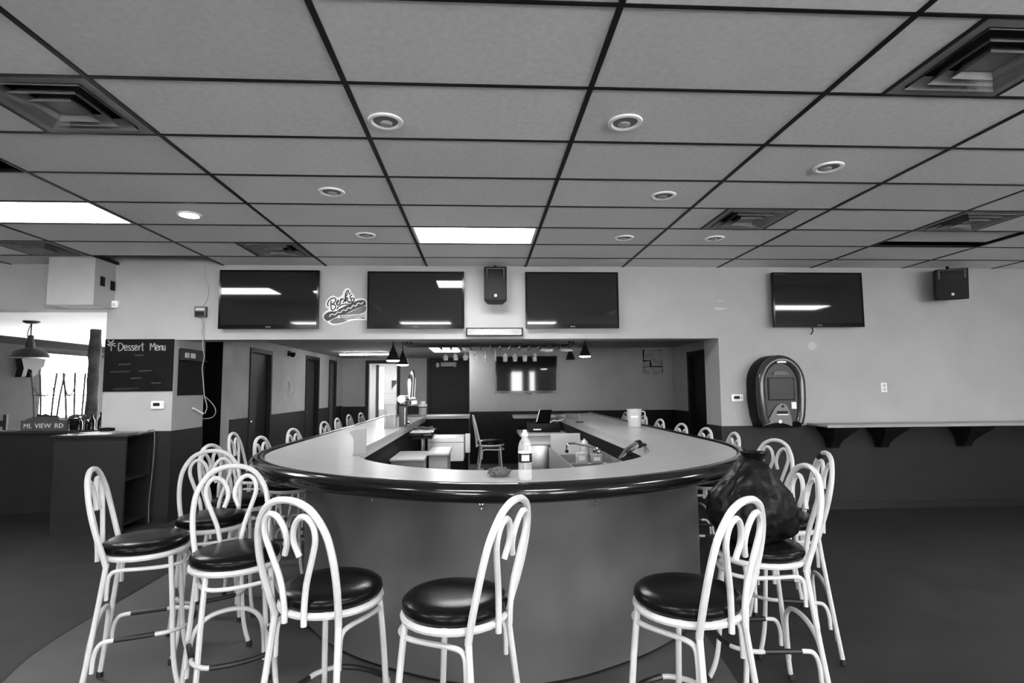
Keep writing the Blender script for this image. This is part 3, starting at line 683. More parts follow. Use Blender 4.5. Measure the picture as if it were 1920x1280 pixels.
# ------------------------------------------------------------------ ceiling things
def trof(i, j, label):
    t = thing('ceiling_light', label, 'ceiling light', (gx(i)+.6096, gy(j)+.3048, CZ), 0, 'fluorescent ceiling panels')
    MB().box(-.596,-.57,-.291,.291,.002,.09).box(.57,.596,-.291,.291,.002,.09).box(-.57,.57,-.291,-.27,.002,.09).box(-.57,.57,.27,.291,.002,.09).box(-.57,.57,-.27,.27,.08,.09).build('frame', WHITE, t)
    box(-.57,.57,-.27,.27,.006,.012).build('diffuser', LIT, t)
TL = {(-2,4): 'lit fluorescent ceiling panel near the sunroom side beside the missing tile', (1,5): 'lit fluorescent ceiling panel over the bar in front of the loudspeaker'}
for k in sorted(TROF): trof(*k, TL.get(k, 'unseen lit fluorescent ceiling panel over the rear of the room'))
def vent(i, j, v0, v1, label):
    t = thing('ceiling_vent', label, 'air vent', ((v0+v1)/2, gy(j)+.3048, CZ), 0, 'square ceiling air vents'); w = (v1-v0)/2-.008
    box(-w,w,-w,w,.09,.1).build('duct_plate', mat('duct_dark', .03,.7,.3), t)
    G = mat('vent_metal', .2,.45,.4,noise_amt=.15,noise_scale=6)
    def ringlet(a, b, za, zb): 
        vs = [(-a,-a,za),(a,-a,za),(a,a,za),(-a,a,za),(-b,-b,zb),(b,-b,zb),(b,b,zb),(-b,b,zb)]
        return MB().add(vs, [(k,(k+1)%4,4+(k+1)%4,4+k) for k in range(4)])
    fr = ringlet(w, w*.8, .0, .004); 
    fr.build('flange', G, t)
    for a, b, z in ((.8,.66,-.008),(.58,.44,-.016),(.36,.24,-.022)):
        ringlet(w*a, w*b, z, z+.05).build('louver', G, t)
    box(-w*.24,w*.24,-w*.24,w*.24,.0,.006).build('centre_plate', G, t)
VL = {(3,4):'square ceiling air vent over the sink side of the bar between two dark cross bars', (3,0):'large square ceiling air vent in the row of tiles farthest from the televisions', (-1,1):'large square ceiling air vent with bright worn edges near the sunroom side',
      (-1,6):'square ceiling air vent close to the first television', (-3,6):'square ceiling air vent with bright glints by the bulkhead', (5,4):'square ceiling air vent near the ajar ceiling tile'}
for k, v in VENT.items(): vent(*k, *v, VL[k])
CANL = ['unlit round recessed light on the decal side nearest the large worn vent','unlit round recessed light on the sink side nearest the large vent','unlit round recessed light beside the lit can, over the stool cluster','unlit round recessed light over the sink side one tile row from the vent','round recessed light with pale wide rim far over the shelf side',
 'lit round recessed light beside the fluorescent panel by the sunroom','unlit round recessed light just beside the lit panel over the bar, decal side','unlit round recessed light just beside the lit panel over the bar, jukebox side','unlit round recessed light behind the vent over the sink side']
for k, (cx, cy) in enumerate(((-.534,3.04),(.821,3.0),(-1.135,4.187),(1.437,4.184),(2.395,3.587),(-2.496,4.792),(-1.124,5.388),(1.441,5.416),(2.374,5.411))):
    t = thing('recessed_light', CANL[k], 'recessed light', (cx,cy,CZ), 0, 'round recessed ceiling lights')
    TR = mat('can_trim', .9,.5,.4)
    n = 24
    vs = []; fs = []
    for r_, z_ in ((.098,.004),(.096,-.006),(.078,-.008),(.068,.0035)):
        vs += [(r_*math.cos(2*PI*q/n), r_*math.sin(2*PI*q/n), z_) for q in range(n)]
    for a in range(3):
        for q in range(n): fs.append((a*n+q, a*n+(q+1)%n, (a+1)*n+(q+1)%n, (a+1)*n+q))
    MB().add(vs, fs).build('trim_ring', TR, t)
    lit = k == 5
    if lit: MB().lathe([(.07,.0),(.055,-.012),(.02,-.018)], 20).build('bulb', LITC, t)
    else:
        MB().lathe([(.07,.002),(.07,.0035)], 20).build('baffle', mat('can_baffle', .22,.6,.3), t)
        MB().lathe([(.035,.002),(.034,-.006),(.02,-.012)], 16, (0,.022,0)).build('bulb', mat('unlit_bulb', .35,.3,.4), t)

# ------------------------------------------------------------------ back room: lamps, rack, small wall things
PEND = [(-1.2,7.62,1.905,.09,'black cone pendant lamp over the tap side nearest the header',True), (-1.2,8.55,1.885,.09,'black cone pendant lamp over the tap side beyond the first one',True),
        (1.6,8.48,2.0,.09,'lit black cone pendant lamp over the sink side of the bar',True), (1.6,9.9,2.02,.085,'unlit black cone pendant lamp over the far sink side',False)]
for x,y,z,r_,lab,lit in PEND:
    p = thing('pendant_lamp', lab, 'pendant lamp', (x,y,z), 0, 'cone pendant lamps over the bar')
    prof = [(r_,0.0)]
    for k in range(1,7):
        rr = r_*(1-k*.135); zz = k*.03
        prof += [(rr+.008, zz-.006),(rr+.003, zz),(rr, zz+.002)]
    prof += [(.012,.215),(.010,.22)]
    MB().lathe(prof, 20).build('shade', mat('shade_black', .01,.3,.5), p)
    if lit: MB().lathe([(.03,-.016),(r_*.85,-.014),(r_*.98,-.004),(r_*.9,.004)], 20).build('diffuser', LITP, p)
    else: MB().lathe([(r_*.3,-.004),(r_*.9,-.002)], 20).build('diffuser', BLACKP, p)
    MB().tube([(0,0,.215),(0,0,BZ-z)], .006, 6).build('cord', BLACKP, p)
    MB().lathe([(.04,-.02),(.045,0)], 14, (0,0,BZ-z)).build('canopy', BLACKP, p)

rk = thing('glass_rack', 'long dark hanging rack over the bar with glass rails beneath', 'glass rack', (0,0,0))
box(-1.1,1.38,7.85,8.35,2.135,2.155).build('shelf', DARKW, rk)
for k in range(14):
    x = -.58+k*.142
    MB().box(x-.012,x+.012,7.8,8.3,2.085,2.093).box(x-.003,x+.003,7.8,8.3,2.093,2.135).build('rail', mat('rail_dark', .02,.4,.4), rk)
for x in (-1.05,1.33):
    for y in (7.9,8.3): MB().tube([(x,y,2.155),(x,y,BZ)], .008, 6).build('hanger_rod', BLACKP, rk)
WINE = mat('wine_glass', .95,.03,.9,alpha=.2)
GL = ['wide-bowled wine glass hanging from the rack, %s from the tap side', 'slim champagne flute hanging in the middle of the rack, %s from the tap side', 'tulip wine glass hanging from the rack, %s from the sink side']
for k in range(10):
    x = -.509+k*.142
    kind = 0 if k < 4 else (1 if k < 6 else 2)
    lab = GL[kind] % (ORD[k] if kind == 0 else ORD[k-4] if kind == 1 else ORD[9-k])
    g = thing('wine_glass', lab, 'wine glass', (x,7.95,2.093), 0, 'glasses hanging from the rack')
    R_, L_ = ((.038,.10) if kind == 0 else (.02,.11) if kind == 1 else (.036,.12))
    MB().lathe([(.033,.004),(.033,.001),(.004,-.006)], 16).build('foot', WINE, g)
    MB().tube([(0,0,-.004),(0,0,-.075)], .004, 8).build('stem', WINE, g)
    b0 = -.075
    MB().lathe([(.004,b0),(R_*.6,b0-.012),(R_,b0-L_*.45),(R_*.82,b0-L_),(R_*.78,b0-L_),(R_*.95,b0-L_*.45),(R_*.5,b0-.016),(.002,b0-.006)], 16).build('bowl', WINE, g)
# things lying on the rack shelf: crumpled clear cups
for k,(x,l) in enumerate(((.93,'crumpled clear bag hanging under the rack toward the sink side'),(1.22,'small clear bundle at the rack end above the sink side'))):
    bm = bmesh.new(); bmesh.ops.create_icosphere(bm, subdivisions=3, radius=1)
    for v in bm.verts: v.co = Vector((v.co.x*.09,v.co.y*.08,v.co.z*.025))*(1+.35*noise.noise(v.co*3+Vector((k*5,0,0))))
    me = bpy.data.meshes.new('plastic_bag'); bm.to_mesh(me); bm.free(); me.shade_smooth(); me.materials.append(mat('clear_bag', .85,.2,.6))
    o = bpy.data.objects.new('plastic_bag', me); COL.objects.link(o); o.location = (x,7.88,2.052); tag(o, l, 'plastic bag')

st = thing('strip_light', 'lit fluorescent strip on the back room ceiling beyond the pendants', 'strip light', (-2.6,12.6,BZ))
box(-.6,.6,-.05,.05,-.036,0).build('housing', WHITE, st, bevel=.008); MB().tube([(-.56,-.02,-.05),(.56,-.02,-.05)], .012, 10).build('tube', mat('lit_tube', .9,.5,.3,emit=22), st)
p2 = thing('ceiling_light', 'lit ceiling panel in the back room seen through the glass rack', 'ceiling light', (-.75,11.6,BZ))
box(-.3,.3,-.6,.6,-.02,0).build('frame', WHITE, p2); box(-.27,.27,-.57,.57,-.026,-.02).build('diffuser', LIT, p2)
em = thing('emergency_light', 'pale emergency light with two lamp heads above the dark far door', 'emergency light', (-.93,BWAL+.03,2.16))
box(-.16,.27,-.07,0,-.05,.06).build('case', mat('button_grey', .5,.4,.4), em, bevel=.01)
for x in (-.24,.22): MB().lathe([(.035,-.09),(.05,-.05),(.045,0),(.02,.03)],14).build('lamp_head', mat('pale_lamp', .6,.3,.5), em, loc=(x,-.06,.02))
ps = thing('notice_board', 'grey pasted notice of torn sheets on the back room wall', 'notice', (0,0,0))
for P, t in (([(1208,655),(1243,657),(1242,686),(1222,686),(1220,675),(1207,675)],.006), ([(1206,678),(1218,676),(1218,687),(1206,687)],.006), ([(1205,688),(1242,688),(1241,702),(1221,702),(1204,699)],.006)):
    MB().prism([(ony(a,b,TVY).x, ony(a,b,TVY).z) for a,b in P], lambda x,z,t2: (x,TVY-t2,z), 0, t).build('sheet', mat('grey_sheet', .42,.8,.2,noise_amt=.3,noise_scale=9), ps)
box(ony(1206,700,TVY).x, ony(1243,700,TVY).x, TVY-.002, TVY, ony(1220,699,TVY).z, ony(1220,656,TVY).z).build('dark_backing', BLACKTRIM, ps)
dm = thing('security_camera', 'small dark security camera high on the back room side wall between doors', 'camera', (BX,10.85,2.21))
box(0,.04,-.05,.05,-.05,.05).build('mount', BLACKP, dm); MB().lathe([(.02,-.07),(.05,-.04),(.06,0),(.05,.02)],14).build('dome', BEZEL, dm, loc=(.08,0,0)); box(.06,.12,.04,.1,-.02,.02).build('lamp', mat('pale_lamp', .6,.3,.5), dm)
hp = thing('door_pull', 'small white curved pull on the back room side wall', 'handle', (BX,10.9,1.55))
MB().tube(spline([(0,0,.12),(.05,0,.09),(.06,0,0),(.05,0,-.09),(0,0,-.12)],4), .012, 8).build('grip', WHITE, hp); box(0,.01,-.03,.03,-.13,.13).build('plate', WALLM, hp)
sc = thing('wall_sconce', 'small glass sconce high in the back room corner by the opening', 'sconce', (BRX-.0,9.2,2.24))
MB().lathe([(.035,-.1),(.05,.06),(.047,.06),(.033,-.095)],14,(-.12,0,0)).build('glass_cup', WINE, sc); MB().tube([(0,0,-.1),(-.12,0,-.1)], .01, 6).build('arm', BLACKP, sc)

# ------------------------------------------------------------------ things on and in the bar
# water bottle
bo = thing('water_bottle', 'clear plastic water bottle with dark label standing on the bar front', 'bottle', (.212,2.745,BT+.0015))
BOT = mat('bottle_plastic', .8,.05,.7,alpha=.24)
MB().lathe([(.02,.004),(.031,.002),(.034,.012),(.033,.03),(.034,.05),(.033,.075),(.034,.085),(.034,.15),(.033,.165),(.026,.188),(.014,.205),(.013,.215)], 24).build('body', BOT, bo)
lbl = MB().lathe([(.0345,.088),(.0347,.09),(.0347,.128),(.0345,.130)], 24).build('label', mat('bottle_label', .01,.5,.3), bo)
vs = []; 
for z in (.096,.124):
    for k in range(9): a = -PI/2+(-.55+1.1*k/8); vs.append((.0352*math.cos(a), .0352*math.sin(a), z))
MB().add(vs, [(k,k+1,k+10,k+9) for k in range(8)]).build('label_print', PAPER, lbl)
MB().lathe([(.033,.131),(.0348,.133),(.0348,.137),(.033,.139)],24).build('water_line', WHITE, bo)
MB().lathe([(.0155,.212),(.0155,.226),(.011,.230),(.008,.242),(.006,.243)],16).build('cap', WHITE, bo)
# crumpled napkin
bm = bmesh.new(); bmesh.ops.create_icosphere(bm, subdivisions=4, radius=1)
for v in bm.verts:
    c = v.co.copy(); k = 1+.35*noise.noise(c*2.2)+.25*noise.noise(c*5)
    v.co = Vector((c.x*.052*k, c.y*.04*k, max(-.018, c.z*.026*k)))
me = bpy.data.meshes.new('crumpled_napkin'); bm.to_mesh(me); bm.free(); me.materials.append(mat('napkin', .10,.9,.2))
o = bpy.data.objects.new('crumpled_napkin', me); COL.objects.link(o); o.location = (.09,2.885,BT+.021); tag(o, 'crumpled grey napkin lying on the bar beside the water bottle', 'napkin')
# white pitcher
wp = thing('pitcher', 'pale translucent plastic pitcher with a raised label on the sink side counter', 'pitcher', (1.74,6.28,BT+.0015))
MB().lathe([(.07,0),(.072,.01),(.076,.1),(.082,.2),(.078,.2),(.07,.1),(.066,.012),(.02,.01)],24).build('body', mat('pale_plastic', .45,.25,.5), wp)
MB().tube(spline([(.075,0,.17),(.115,0,.165),(.122,0,.12),(.11,0,.07),(.072,0,.055)],4), .009, 8).build('handle', mat('pale_plastic', .45,.25,.5), wp)
vs = []
for z in (.105,.125):
    for k in range(7): a = -PI/2+(-.5+1.0*k/6)-.25; vs.append((.081*math.cos(a), .081*math.sin(a), z))
MB().add(vs, [(k,k+1,k+8,k+7) for k in range(6)]).build('label', WHITE, wp)
# clear straw / napkin dispenser and dark caddy by the taps
dp = thing('acrylic_dispenser', 'tall clear acrylic dispenser with pale top on the tap side counter', 'dispenser', (-1.05,6.52,BT+.0015))
box(-.065,.065,-.05,.05,0,.27).build('lower_box', mat('acrylic_grey', .35,.15,.5,alpha=.6), dp, bevel=.004)
box(-.10,.065,-.055,.055,.27,.40).build('upper_tray', mat('acrylic_pale', .5,.2,.5,alpha=.4), dp, bevel=.004); box(-.05,.03,-.03,.03,.01,.13).build('contents', mat('dim_contents', .2,.7,.3), dp)
cdy = thing('bar_caddy', 'dark upright caddy between the acrylic dispenser and the beer taps', 'caddy', (-.945,6.80,BT+.0015))
box(-.04,.045,-.06,.06,0,.24).build('body', GREYP, cdy, bevel=.006); box(-.03,.035,-.05,.05,.24,.26).build('lid', BLACKP, cdy)
MB().tube([(0.03,-.064,.02),(.03,-.064,.22)], .006, 6).build('handle', CHROME, cdy)
# beer tap tower
tw = thing('beer_tap_tower', 'chrome beer tap tower with tall assorted handles on the counter', 'beer tap', (-.99,7.25,BT+.0015))
MB().lathe([(.07,0),(.07,.02),(.045,.03),(.04,.05),(.04,.28),(.05,.30)],18).build('column', CHROME, tw)
MB().tube([(0,-.28,.32),(0,.28,.32)], .05, 14).build('manifold', CHROME, tw, sharp=60)
for k,(y,m_,h) in enumerate(((-.24,'pale_handle',.24),(-.12,'dark_handle',.30),(0,'pale_handle',.34),(.12,'dark_handle',.36),(.24,'pale_handle',.28))):
    tp = MB().tube(spline([(.04,y,.32),(.09,y,.325),(.115,y,.30),(.12,y,.25)],3), .014, 8).build('faucet', CHROME, tw)
    MB().lathe([(.012,0),(.016,.03),(.024,h*.5),(.028,h*.75),(.022,h*.92),(.008,h)],12).build('tap_handle', mat(m_, .75 if m_[0]=='p' else .03,.3,.5), tp, loc=(.09,y,.335))
# drip tray ledge with cloth
dt = thing('drip_tray', 'glossy black drip tray with pale cloth under the taps', 'drip tray', (-.72,7.0,0))
box(-.14,.14,-.38,.42,.93,1.0).build('tray', BEZEL, dt, bevel=.006); box(-.12,.12,-.34,.2,1.0,1.012).build('cloth', mat('pale_cloth', .6,.8,.3,noise_amt=.2), dt); MB().tube([(0,-.1,0),(0,-.1,.93)], .03, 10).build('support', STEEL, dt)
MB().tube(spline([(-.1,-.1,1.03),(-.03,0,1.035),(.05,-.05,1.03),(.1,.08,1.03)],4), .02, 8).build('bar_rag', GREYP, dt)
# jar on the far counter
jr = thing('lidded_jar', 'white lidded tub on the far end of the counter before the dark door', 'tub', (-.985,9.45,BT+.0015))
MB().lathe([(.06,0),(.065,.01),(.066,.13),(.06,.135)],20).build('body', mat('pale_plastic', .45,.25,.5), jr); MB().lathe([(.067,.131),(.067,.146)],20).build('dark_band', BLACKP, jr); MB().lathe([(.074,.146),(.074,.185),(.05,.19),(.045,.23),(.03,.235)],20).build('lid', WHITE, jr)
# splash panel standing on the inner edge
sp_ = thing('splash_panel', 'curved grey splash panel standing on the inner bar edge, tap side', 'panel', (-.875,3.90,BT+.0015))
pf = [(0,0),(0,.10),(-.008,.125),(-.025,.145),(-.032,.15),(-.02,.16),(.01,.168),(.085,.18),(.085,.0)]
MB().prism(pf, lambda x,z,t: (x,t,z), -.004, .004).build('panel', mat('splash_grey', .22,.25,.5), sp_)
MB().box(-.002,.09,-.02,.02,0,.006).build('foot_flange', mat('splash_grey', .22,.25,.5), sp_)
# acrylic flap near the far sink side
fp = thing('counter_flap', 'grey translucent flap standing on the inner edge of the sink side', 'panel', (1.25,7.1,BT+.0015))
MB().add([(-.004,0,0),(-.004,1.15,0),(-.004,1.15,.07),(-.004,0,.115),(.004,0,0),(.004,1.15,0),(.004,1.15,.07),(.004,0,.115)],[(0,1,2,3),(4,7,6,5),(0,4,5,1),(3,2,6,7),(0,3,7,4),(1,5,6,2)]).build('sheet', mat('flap_grey', .3,.2,.5,alpha=.8), fp)
box(-.05,.05,-.02,.02,0,.012).build('clip', BLACKP, fp)
# card terminal / register on lower back counter
bc = thing('back_counter', 'pale low counter on a dark base inside the bar, sink side', 'counter', (0,0,0))
box(.52,1.17,7.55,8.3,.86,.90).build('worktop', mat('pale_plastic', .45,.25,.5), bc, bevel=.004); box(.62,1.15,7.62,8.25,0,.86).build('base', mat('counter_base', .05,.5,.3), bc)
rg = thing('cash_register', 'dark cash register with a tilted screen on the low back counter', 'register', (.86,7.95,.90))
box(-.2,.24,-.18,.18,0,.12).build('drawer', BLACKP, rg, bevel=.006); box(-.14,-.03,-.184,-.18,.03,.05).build('drawer_label', PAPER, rg)
MB().add([(-.1,-.12,.14),(.1,-.12,.14),(.16,.1,.30),(-.04,.1,.30),(-.1,-.10,.12),(.1,-.10,.12),(.16,.12,.28),(-.04,.12,.28)],[(0,1,2,3),(4,7,6,5),(0,4,5,1),(1,5,6,2),(2,6,7,3),(3,7,4,0)]).build('tilted_screen', BEZEL, rg)
MB().tube([(-.09,-.14,.145),(-.02,.085,.305)], .008, 6).build('screen_edge', PAPER, rg); MB().tube(spline([(.1,-.1,.13),(.16,-.12,.16),(.22,-.1,.15),(.3,-.05,.17)],4), .01, 6).build('cable', mat('pale_cloth', .6,.8,.3), rg)
# stainless under-counter cabinet
sc2 = thing('steel_cabinet', 'brushed steel under-counter cabinet with pale top inside the bar', 'cabinet', (0,0,0))
box(.56,.90,6.75,7.4,.04,.83).build('body', STEEL, sc2, bevel=.01); box(.53,1.16,6.72,7.42,.83,.87).build('worktop', mat('pale_plastic', .45,.25,.5), sc2, bevel=.005); box(.58,.88,6.742,6.75,.3,.31).build('door_seam', BLACKP, sc2)
for x in (.6,.86):
    for y in (6.8,7.35): MB().lathe([(.02,0),(.02,.04)],10,(x,y,0)).build('foot', BLACKP, sc2)
# bar sink
sk = thing('bar_sink', 'long stainless three-bowl bar sink under the counter, sink side', 'sink', (0,0,0))
sm = MB().box(.80,.815,4.55,6.6,.62,.82).box(1.165,1.18,4.55,6.6,.62,.90).box(.815,1.165,4.55,4.565,.62,.82).box(.815,1.165,6.585,6.6,.62,.98)
for y in (5.2,5.9): sm.box(.815,1.165,y-.03,y+.03,.62,.815)
sm.box(.815,1.165,4.565,6.585,.60,.63); sm.build('bowls', STEEL, sk)
box(.795,.80,4.55,6.6,.35,.82).build('skirt', mat('skirt_grey', .22,.4,.4), sk)
box(.815,1.165,6.575,6.585,.72,.98).build('end_splash', mat('pale_plastic', .45,.25,.5), sk)
for x in (.82,1.15):
    for y in (4.6,6.55): MB().tube([(x,y,0),(x,y,.6)], .02, 8).build('leg', STEEL, sk)
MB().tube(spline([(1.16,5.55,.83),(1.16,5.55,.90),(1.13,5.6,.915),(1.0,5.8,.935),(.93,5.9,.93),(.905,5.93,.90),(.905,5.93,.86)],4), .012, 8).build('faucet', CHROME, sk)
MB().lathe([(.018,0),(.018,.03)],10,(.905,5.93,.83)).build('spout_tip', BLACKP, sk)
for y in (5.45,5.65): MB().lathe([(.02,0),(.018,.03),(.028,.04),(.02,.055)],10,(1.15,y,.86)).build('tap_knob', CHROME, sk)
# soap jug and small boxes on the ledge behind the sink
sj = thing('soap_jug', 'pale plastic soap jug standing on the sink divider', 'jug', (1.09,5.9,.8165))
MB().lathe([(.045,0),(.048,.01),(.048,.10),(.03,.135),(.014,.15),(.014,.17)],16).build('body', mat('pale_plastic', .45,.25,.5), sj); MB().lathe([(.016,.165),(.016,.185)],12).build('cap', BLACKP, sj)
for k,(y,h,v) in enumerate(((5.2,.10,'pale_plastic'),(5.32,.08,'mid_box'))):
    o = thing('supply_box', ['small pale supply box on the sink divider beside the faucet','small grey supply box on the sink divider next to the pale one'][k], 'box', (.93+k*.14,5.2,.8165))
    box(-.05,.05,-.028,.028,0,h).build('carton', mat(v,.3), o, bevel=.003); box(-.03,.03,-.0285,-.028,h*.3,h*.7).build('label', PAPER, o)
# soda gun holster at the front right inner corner
sg = thing('soda_gun', 'chrome and black soda gun resting at the inner bar edge by the sink', 'soda gun', (1.10,4.02,BT))
MB().tube([(-.12,-.06,-.06),(-.05,-.02,-.005),(.03,.02,.03)], [.014,.022,.026], 10).build('head', CHROME, sg); MB().tube([(.03,.02,.03),(.06,.035,.035)], .03, 10).build('button_pad', BLACKP, sg)
MB().tube(spline([(.06,.035,.03),(.1,.06,.024),(.12,.12,.018),(.1,.2,.016)],4), .012, 8).build('hose', BLACKP, sg); box(-.07,-.02,-.05,.0,-.04,.0).build('holster', BLACKP, sg, bevel=.006)
# white bins and cooler on the tap side
ib = thing('ice_bin', 'wide white lidded ice bin inside the bar, tap side', 'bin', (0,0,0))
box(-.935,-.60,5.85,6.55,0,.775).build('body', mat('bin_grey', .28,.5,.3), ib, bevel=.008); box(-.945,-.59,5.83,6.57,.775,.80).build('lid', mat('lid_white', .45,.4,.4), ib, bevel=.005)
ib2 = thing('ice_bin', 'narrow white bin right beside the wide ice bin', 'bin', (0,0,0))
box(-.57,-.37,6.1,6.75,0,.80).build('body', mat('bin_grey', .28,.5,.3), ib2, bevel=.008); box(-.59,-.35,6.08,6.77,.80,.825).build('lid', mat('lid_white', .45,.4,.4), ib2, bevel=.005)
ib3 = thing('chest_cooler', 'white chest cooler with black base inside the bar', 'cooler', (0,0,0))
box(-.72,-.24,7.55,8.1,.55,.86).build('chest', WHITE, ib3, bevel=.006); box(-.70,-.26,7.57,8.08,0,.55).build('base', BLACKP, ib3); box(-.72,-.24,7.545,7.55,.80,.805).build('lid_seam', GREYP, ib3)
MB().box(-.23,-.16,7.9,8.0,.62,.88).build('handle_plate', WHITE, ib3, bevel=.004)

# ------------------------------------------------------------------ left side: cabinet, papers, sign, sunroom things
cbt = thing('host_cabinet', 'dark cabinet with open side shelves standing against the column', 'cabinet', (0,0,0))
CM = mat('cabinet_dark', .016,.5,.35,noise_amt=.15,noise_scale=4)
MB().box(-4.57,-3.83,6.27,6.295,0,1.02).box(-4.57,-4.545,6.295,6.75,0,1.02).box(-4.545,-3.83,6.725,6.75,0,1.02).build('carcass', CM, cbt)
box(-4.545,-3.84,6.295,6.725,.08,.10).build('shelf', CM, cbt); box(-4.545,-3.84,6.295,6.725,.55,.57).build('shelf', CM, cbt)
box(-4.60,-3.80,6.24,6.755,1.02,1.05).build('top', mat('cabinet_top', .02,.25,.5), cbt, bevel=.008)
for k,(x,y,rz,w_,h_,v,l) in enumerate(((-4.22,6.42,.1,.30,.22,'paper','white paper sheet lying flat on the cabinet edge'),(-4.35,6.6,-.35,.28,.2,'paper','white paper sheet askew at the back of the cabinet top'),(-3.98,6.5,.3,.22,.16,'pale_print','printed pale leaflet on the cabinet top'))):
    o = box(-w_/2,w_/2,-h_/2,h_/2,0,.003).build('paper_sheet', MATS[v]); o.location = (x,y,1.05+.003*k); o.rotation_euler = (0,0,rz); tag(o, l, 'paper')
o = thing('telephone', 'small dark handset on the papers on the cabinet', 'handset', (-4.3,6.68,1.06)); MB().tube([(-.08,0,.02),(0,0,.03),(.08,0,.02)], [.02,.014,.02], 8).build('handset', BLACKP, o)
box(-.05,.05,-.04,.04,0,.012).build('base', BLACKP, o)
tag(MB().tube(spline([(-3.86,6.70,1.058),(-3.83,6.70,1.064),(-3.782,6.70,1.045),(-3.775,6.70,.8),(-3.79,6.70,.5),(-3.80,6.69,.25),(-3.80,6.70,.02)],5), .006, 6).build('power_cord', mat('cord_grey', .14,.5,.3)), 'thin grey cord hanging down the end of the cabinet', 'cord')
# street sign plank on the half wall
sg2 = thing('name_sign', 'dark house-shaped sign with pale letter tiles on the half wall', 'sign', (-5.235,7.03,1.055))
MB().prism([(-.265,0),(.265,0),(.265,.125),(.17,.125),(.15,.165),(-.13,.165),(-.16,.15),(-.2,.14),(-.22,.125),(-.265,.125)], lambda x,z,t: (x,t,z), -.03, .0).build('plank', GREYP, sg2)
MB().prism([(-.1,.165),(-.09,.20),(-.04,.185),(0,.2),(.05,.18),(.13,.18),(.14,.165)], lambda x,z,t: (x,t,z), -.02, -.005).build('ornament', DARKW, sg2)
TXT = mat('letter_pale', .55,.6,.3)
def text(body, size, parent, loc, name, m, ex=.002):
    c = bpy.data.curves.new(name, 'FONT'); c.body = body; c.size = size; c.extrude = ex; c.align_x = 'CENTER'; c.resolution_u = 2
    o = bpy.data.objects.new(name+'_tmp', c); COL.objects.link(o)
    dg = bpy.context.evaluated_depsgraph_get(); me = bpy.data.meshes.new_from_object(o.evaluated_get(dg)); bpy.data.objects.remove(o)
    me.materials.clear(); me.materials.append(m); n = bpy.data.objects.new(name, me); COL.objects.link(n); n.parent = parent; n.location = loc; n.rotation_euler = (PI/2,0,0)
    return n
for wd, x in (('ML',-.185),('VIEW',-.01),('RD',.175)): text(wd, .078, sg2, (x,-.032,.03), 'lettering', TXT)
# clutter on the half wall
CL_ = [(-4.86,7.05,.16,.032,'squat dark bottle on the half wall next to the sign'),(-4.78,7.07,.12,.026,'short glossy bottle on the half wall'),(-4.71,7.04,.19,.03,'tall dark bottle on the half wall'),(-4.62,7.06,.21,.03,'dark bottle on the half wall nearest the column')]
for x,y,h,r_,l in CL_:
    o = thing('dark_bottle', l, 'bottle', (x,y,1.055), 0, 'bottles on the half wall')
    MB().lathe([(r_,0),(r_,h*.6),(r_*.4,h*.78),(r_*.38,h*.97)],14).build('body', BEZEL, o); MB().lathe([(r_*.45,h*.93),(r_*.45,h)],10).build('cap', CHROME if h < .18 else BLACKP, o)
bx_ = thing('storage_box', 'low dark box with rag on the half wall between sign and bottles', 'box', (-4.92,7.14,1.055)); box(-.1,.04,-.03,.03,0,.13).build('carton', BLACKP, bx_, bevel=.004); MB().tube(spline([(-.12,0,.14),(-.05,.0,.165),(.02,0,.15),(.06,0,.17)],4), .022, 8).build('rag', GREYP, bx_)
# log post
pst = thing('log_post', 'rough dark log post reaching the sunroom ceiling', 'post', (-6.29,9.38,0))
prof = [(.085+.008*math.sin(k*1.7)+.004*math.sin(k*5.1), 2.52*k/18) for k in range(19)]
MB().lathe(prof, 14).build('trunk', mat('log_bark', .05,.8,.2,noise_amt=.5,noise_scale=6,bump=.8,bump_scale=20), pst); MB().lathe([(.11,0),(.11,.06),(.095,.07)],14).build('base_collar', DARKW, pst)
# pendant in the sunroom
lp = thing('pendant_lamp', 'dark dome pendant lamp hanging from the bright sunroom ceiling', 'pendant lamp', (-6.40,8.22,0))
MB().lathe([(.06,2.485),(.095,2.50),(.1,2.52)],18).build('canopy', DARKW, lp); MB().tube([(0,0,2.30),(0,0,2.49)], .008, 6).build('chain', DARKW, lp); MB().tube(spline([(-.0,0,2.49),(-.04,0,2.38),(-.045,0,2.30)],4), .006, 6).build('cord', DARKW, lp)
MB().lathe([(.05,2.13),(.052,2.2),(.04,2.24),(.035,2.31),(.02,2.32)],16).build('neck', DARKW, lp)
MB().lathe([(.23,2.0),(.235,2.01),(.225,2.03),(.19,2.085),(.13,2.125),(.05,2.145),(.045,2.135),(.12,2.11),(.18,2.07),(.215,2.02),(.22,2.005)],28).build('shade', mat('dome_dark', .015,.4,.3), lp); MB().lathe([(.02,2.13),(.05,2.06),(.045,2.03),(.01,2.01)],14).build('bulb', mat('unlit_bulb', .35,.3,.4), lp)
# dark wall bracket on the sunroom side wall
wb = thing('wall_ornament', 'jagged dark wooden ornament on the sunroom wall behind the dome lamp', 'ornament', (SX,11.0,1.95))
MB().prism([(-.28,.18),(.28,.18),(.26,.05),(.12,-.02),(.1,-.1),(.0,-.16),(-.04,-.02),(-.12,.0),(-.16,-.14),(-.26,-.16),(-.22,0)], lambda y,z,t: (t,y,z), 0, .12).build('carving', BLACKP, wb); box(0,.16,-.3,.3,.18,.2).build('ledge', DARKW, wb)
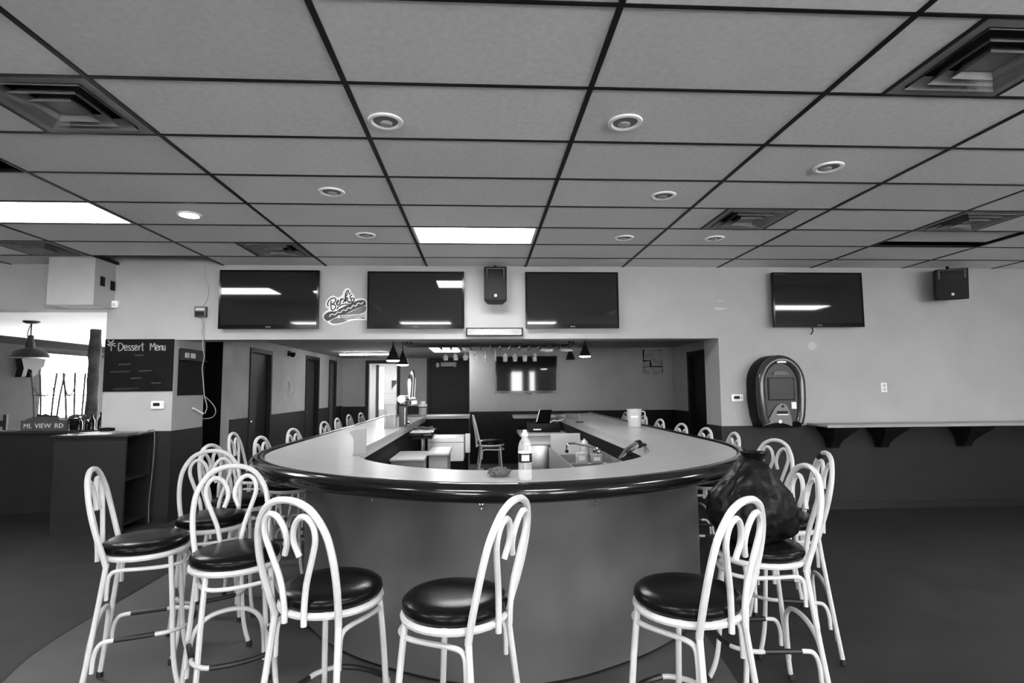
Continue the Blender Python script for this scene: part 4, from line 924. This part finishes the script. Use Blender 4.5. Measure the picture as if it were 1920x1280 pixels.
# high table with upturned stools
tb = thing('high_table', 'round high table in the sunroom behind the half wall', 'table', (-6.86,9.55,0))
MB().lathe([(.42,1.0),(.43,1.01),(.43,1.03),(.42,1.04)],28).build('top', DARKW, tb); MB().lathe([(.04,.03),(.04,1.0)],12).build('column', BLACKP, tb); MB().lathe([(.28,0),(.28,.02),(.05,.05)],20).build('base', BLACKP, tb)
BAM = mat('pale_metal', .06,.5,.3)
for k,(x,y,rz,l) in enumerate(((-7.12,9.55,.3,'upturned metal stool on the high table nearest the wall ornament'),(-6.58,9.5,-.5,'upturned metal stool on the high table nearest the log post'))):
    u = thing('upturned_stool', l, 'stool', (x,y,1.04), rz, 'upturned stools in the sunroom')
    MB().lathe([(.15,0),(.165,.01),(.165,.035),(.15,.045)],20).build('seat', BLACKP, u)
    for sx in (-1,1):
        for sy in (-1,1): MB().tube(spline([(sx*.11,sy*.11,.04),(sx*.13,sy*.13,.4),(sx*.17,sy*.16,.78)],3), .015, 8).build('leg', BAM, u)
    MB().tube([(.15*math.cos(2*PI*q/20)*1.25,.15*math.sin(2*PI*q/20)*1.25,.42) for q in range(20)], .007, 6, True).build('foot_ring', BAM, u)
    MB().tube(spline([(-.145,-.14,.56),(-.07,-.14,.44),(0,-.14,.41),(.07,-.14,.44),(.145,-.14,.56)],4), .008, 6).build('brace', BAM, u)
# dark chairs behind the half wall
for k,(x,y,rz,l) in enumerate(((-6.55,7.95,.15,'dark slatted chair behind the half wall beside the name sign'),(-7.15,7.75,-.3,'dark slatted chair behind the half wall under the dome lamp'))):
    c = thing('tavern_chair', l, 'chair', (x,y,0), rz, 'dark chairs behind the half wall')
    box(-.22,.22,-.2,.22,.62,.66).build('seat', DARKW, c, bevel=.008)
    for sx in (-1,1):
        MB().box(sx*.2-.02,sx*.2+.02,-.2,-.16,0,1.22).build('back_post', DARKW, c); MB().box(sx*.19-.02,sx*.19+.02,.17,.21,0,.62).build('leg', DARKW, c)
    for q in range(3): box(-.18,.18,-.19,-.17,.78+q*.14,.86+q*.14).build('slat', DARKW, c)
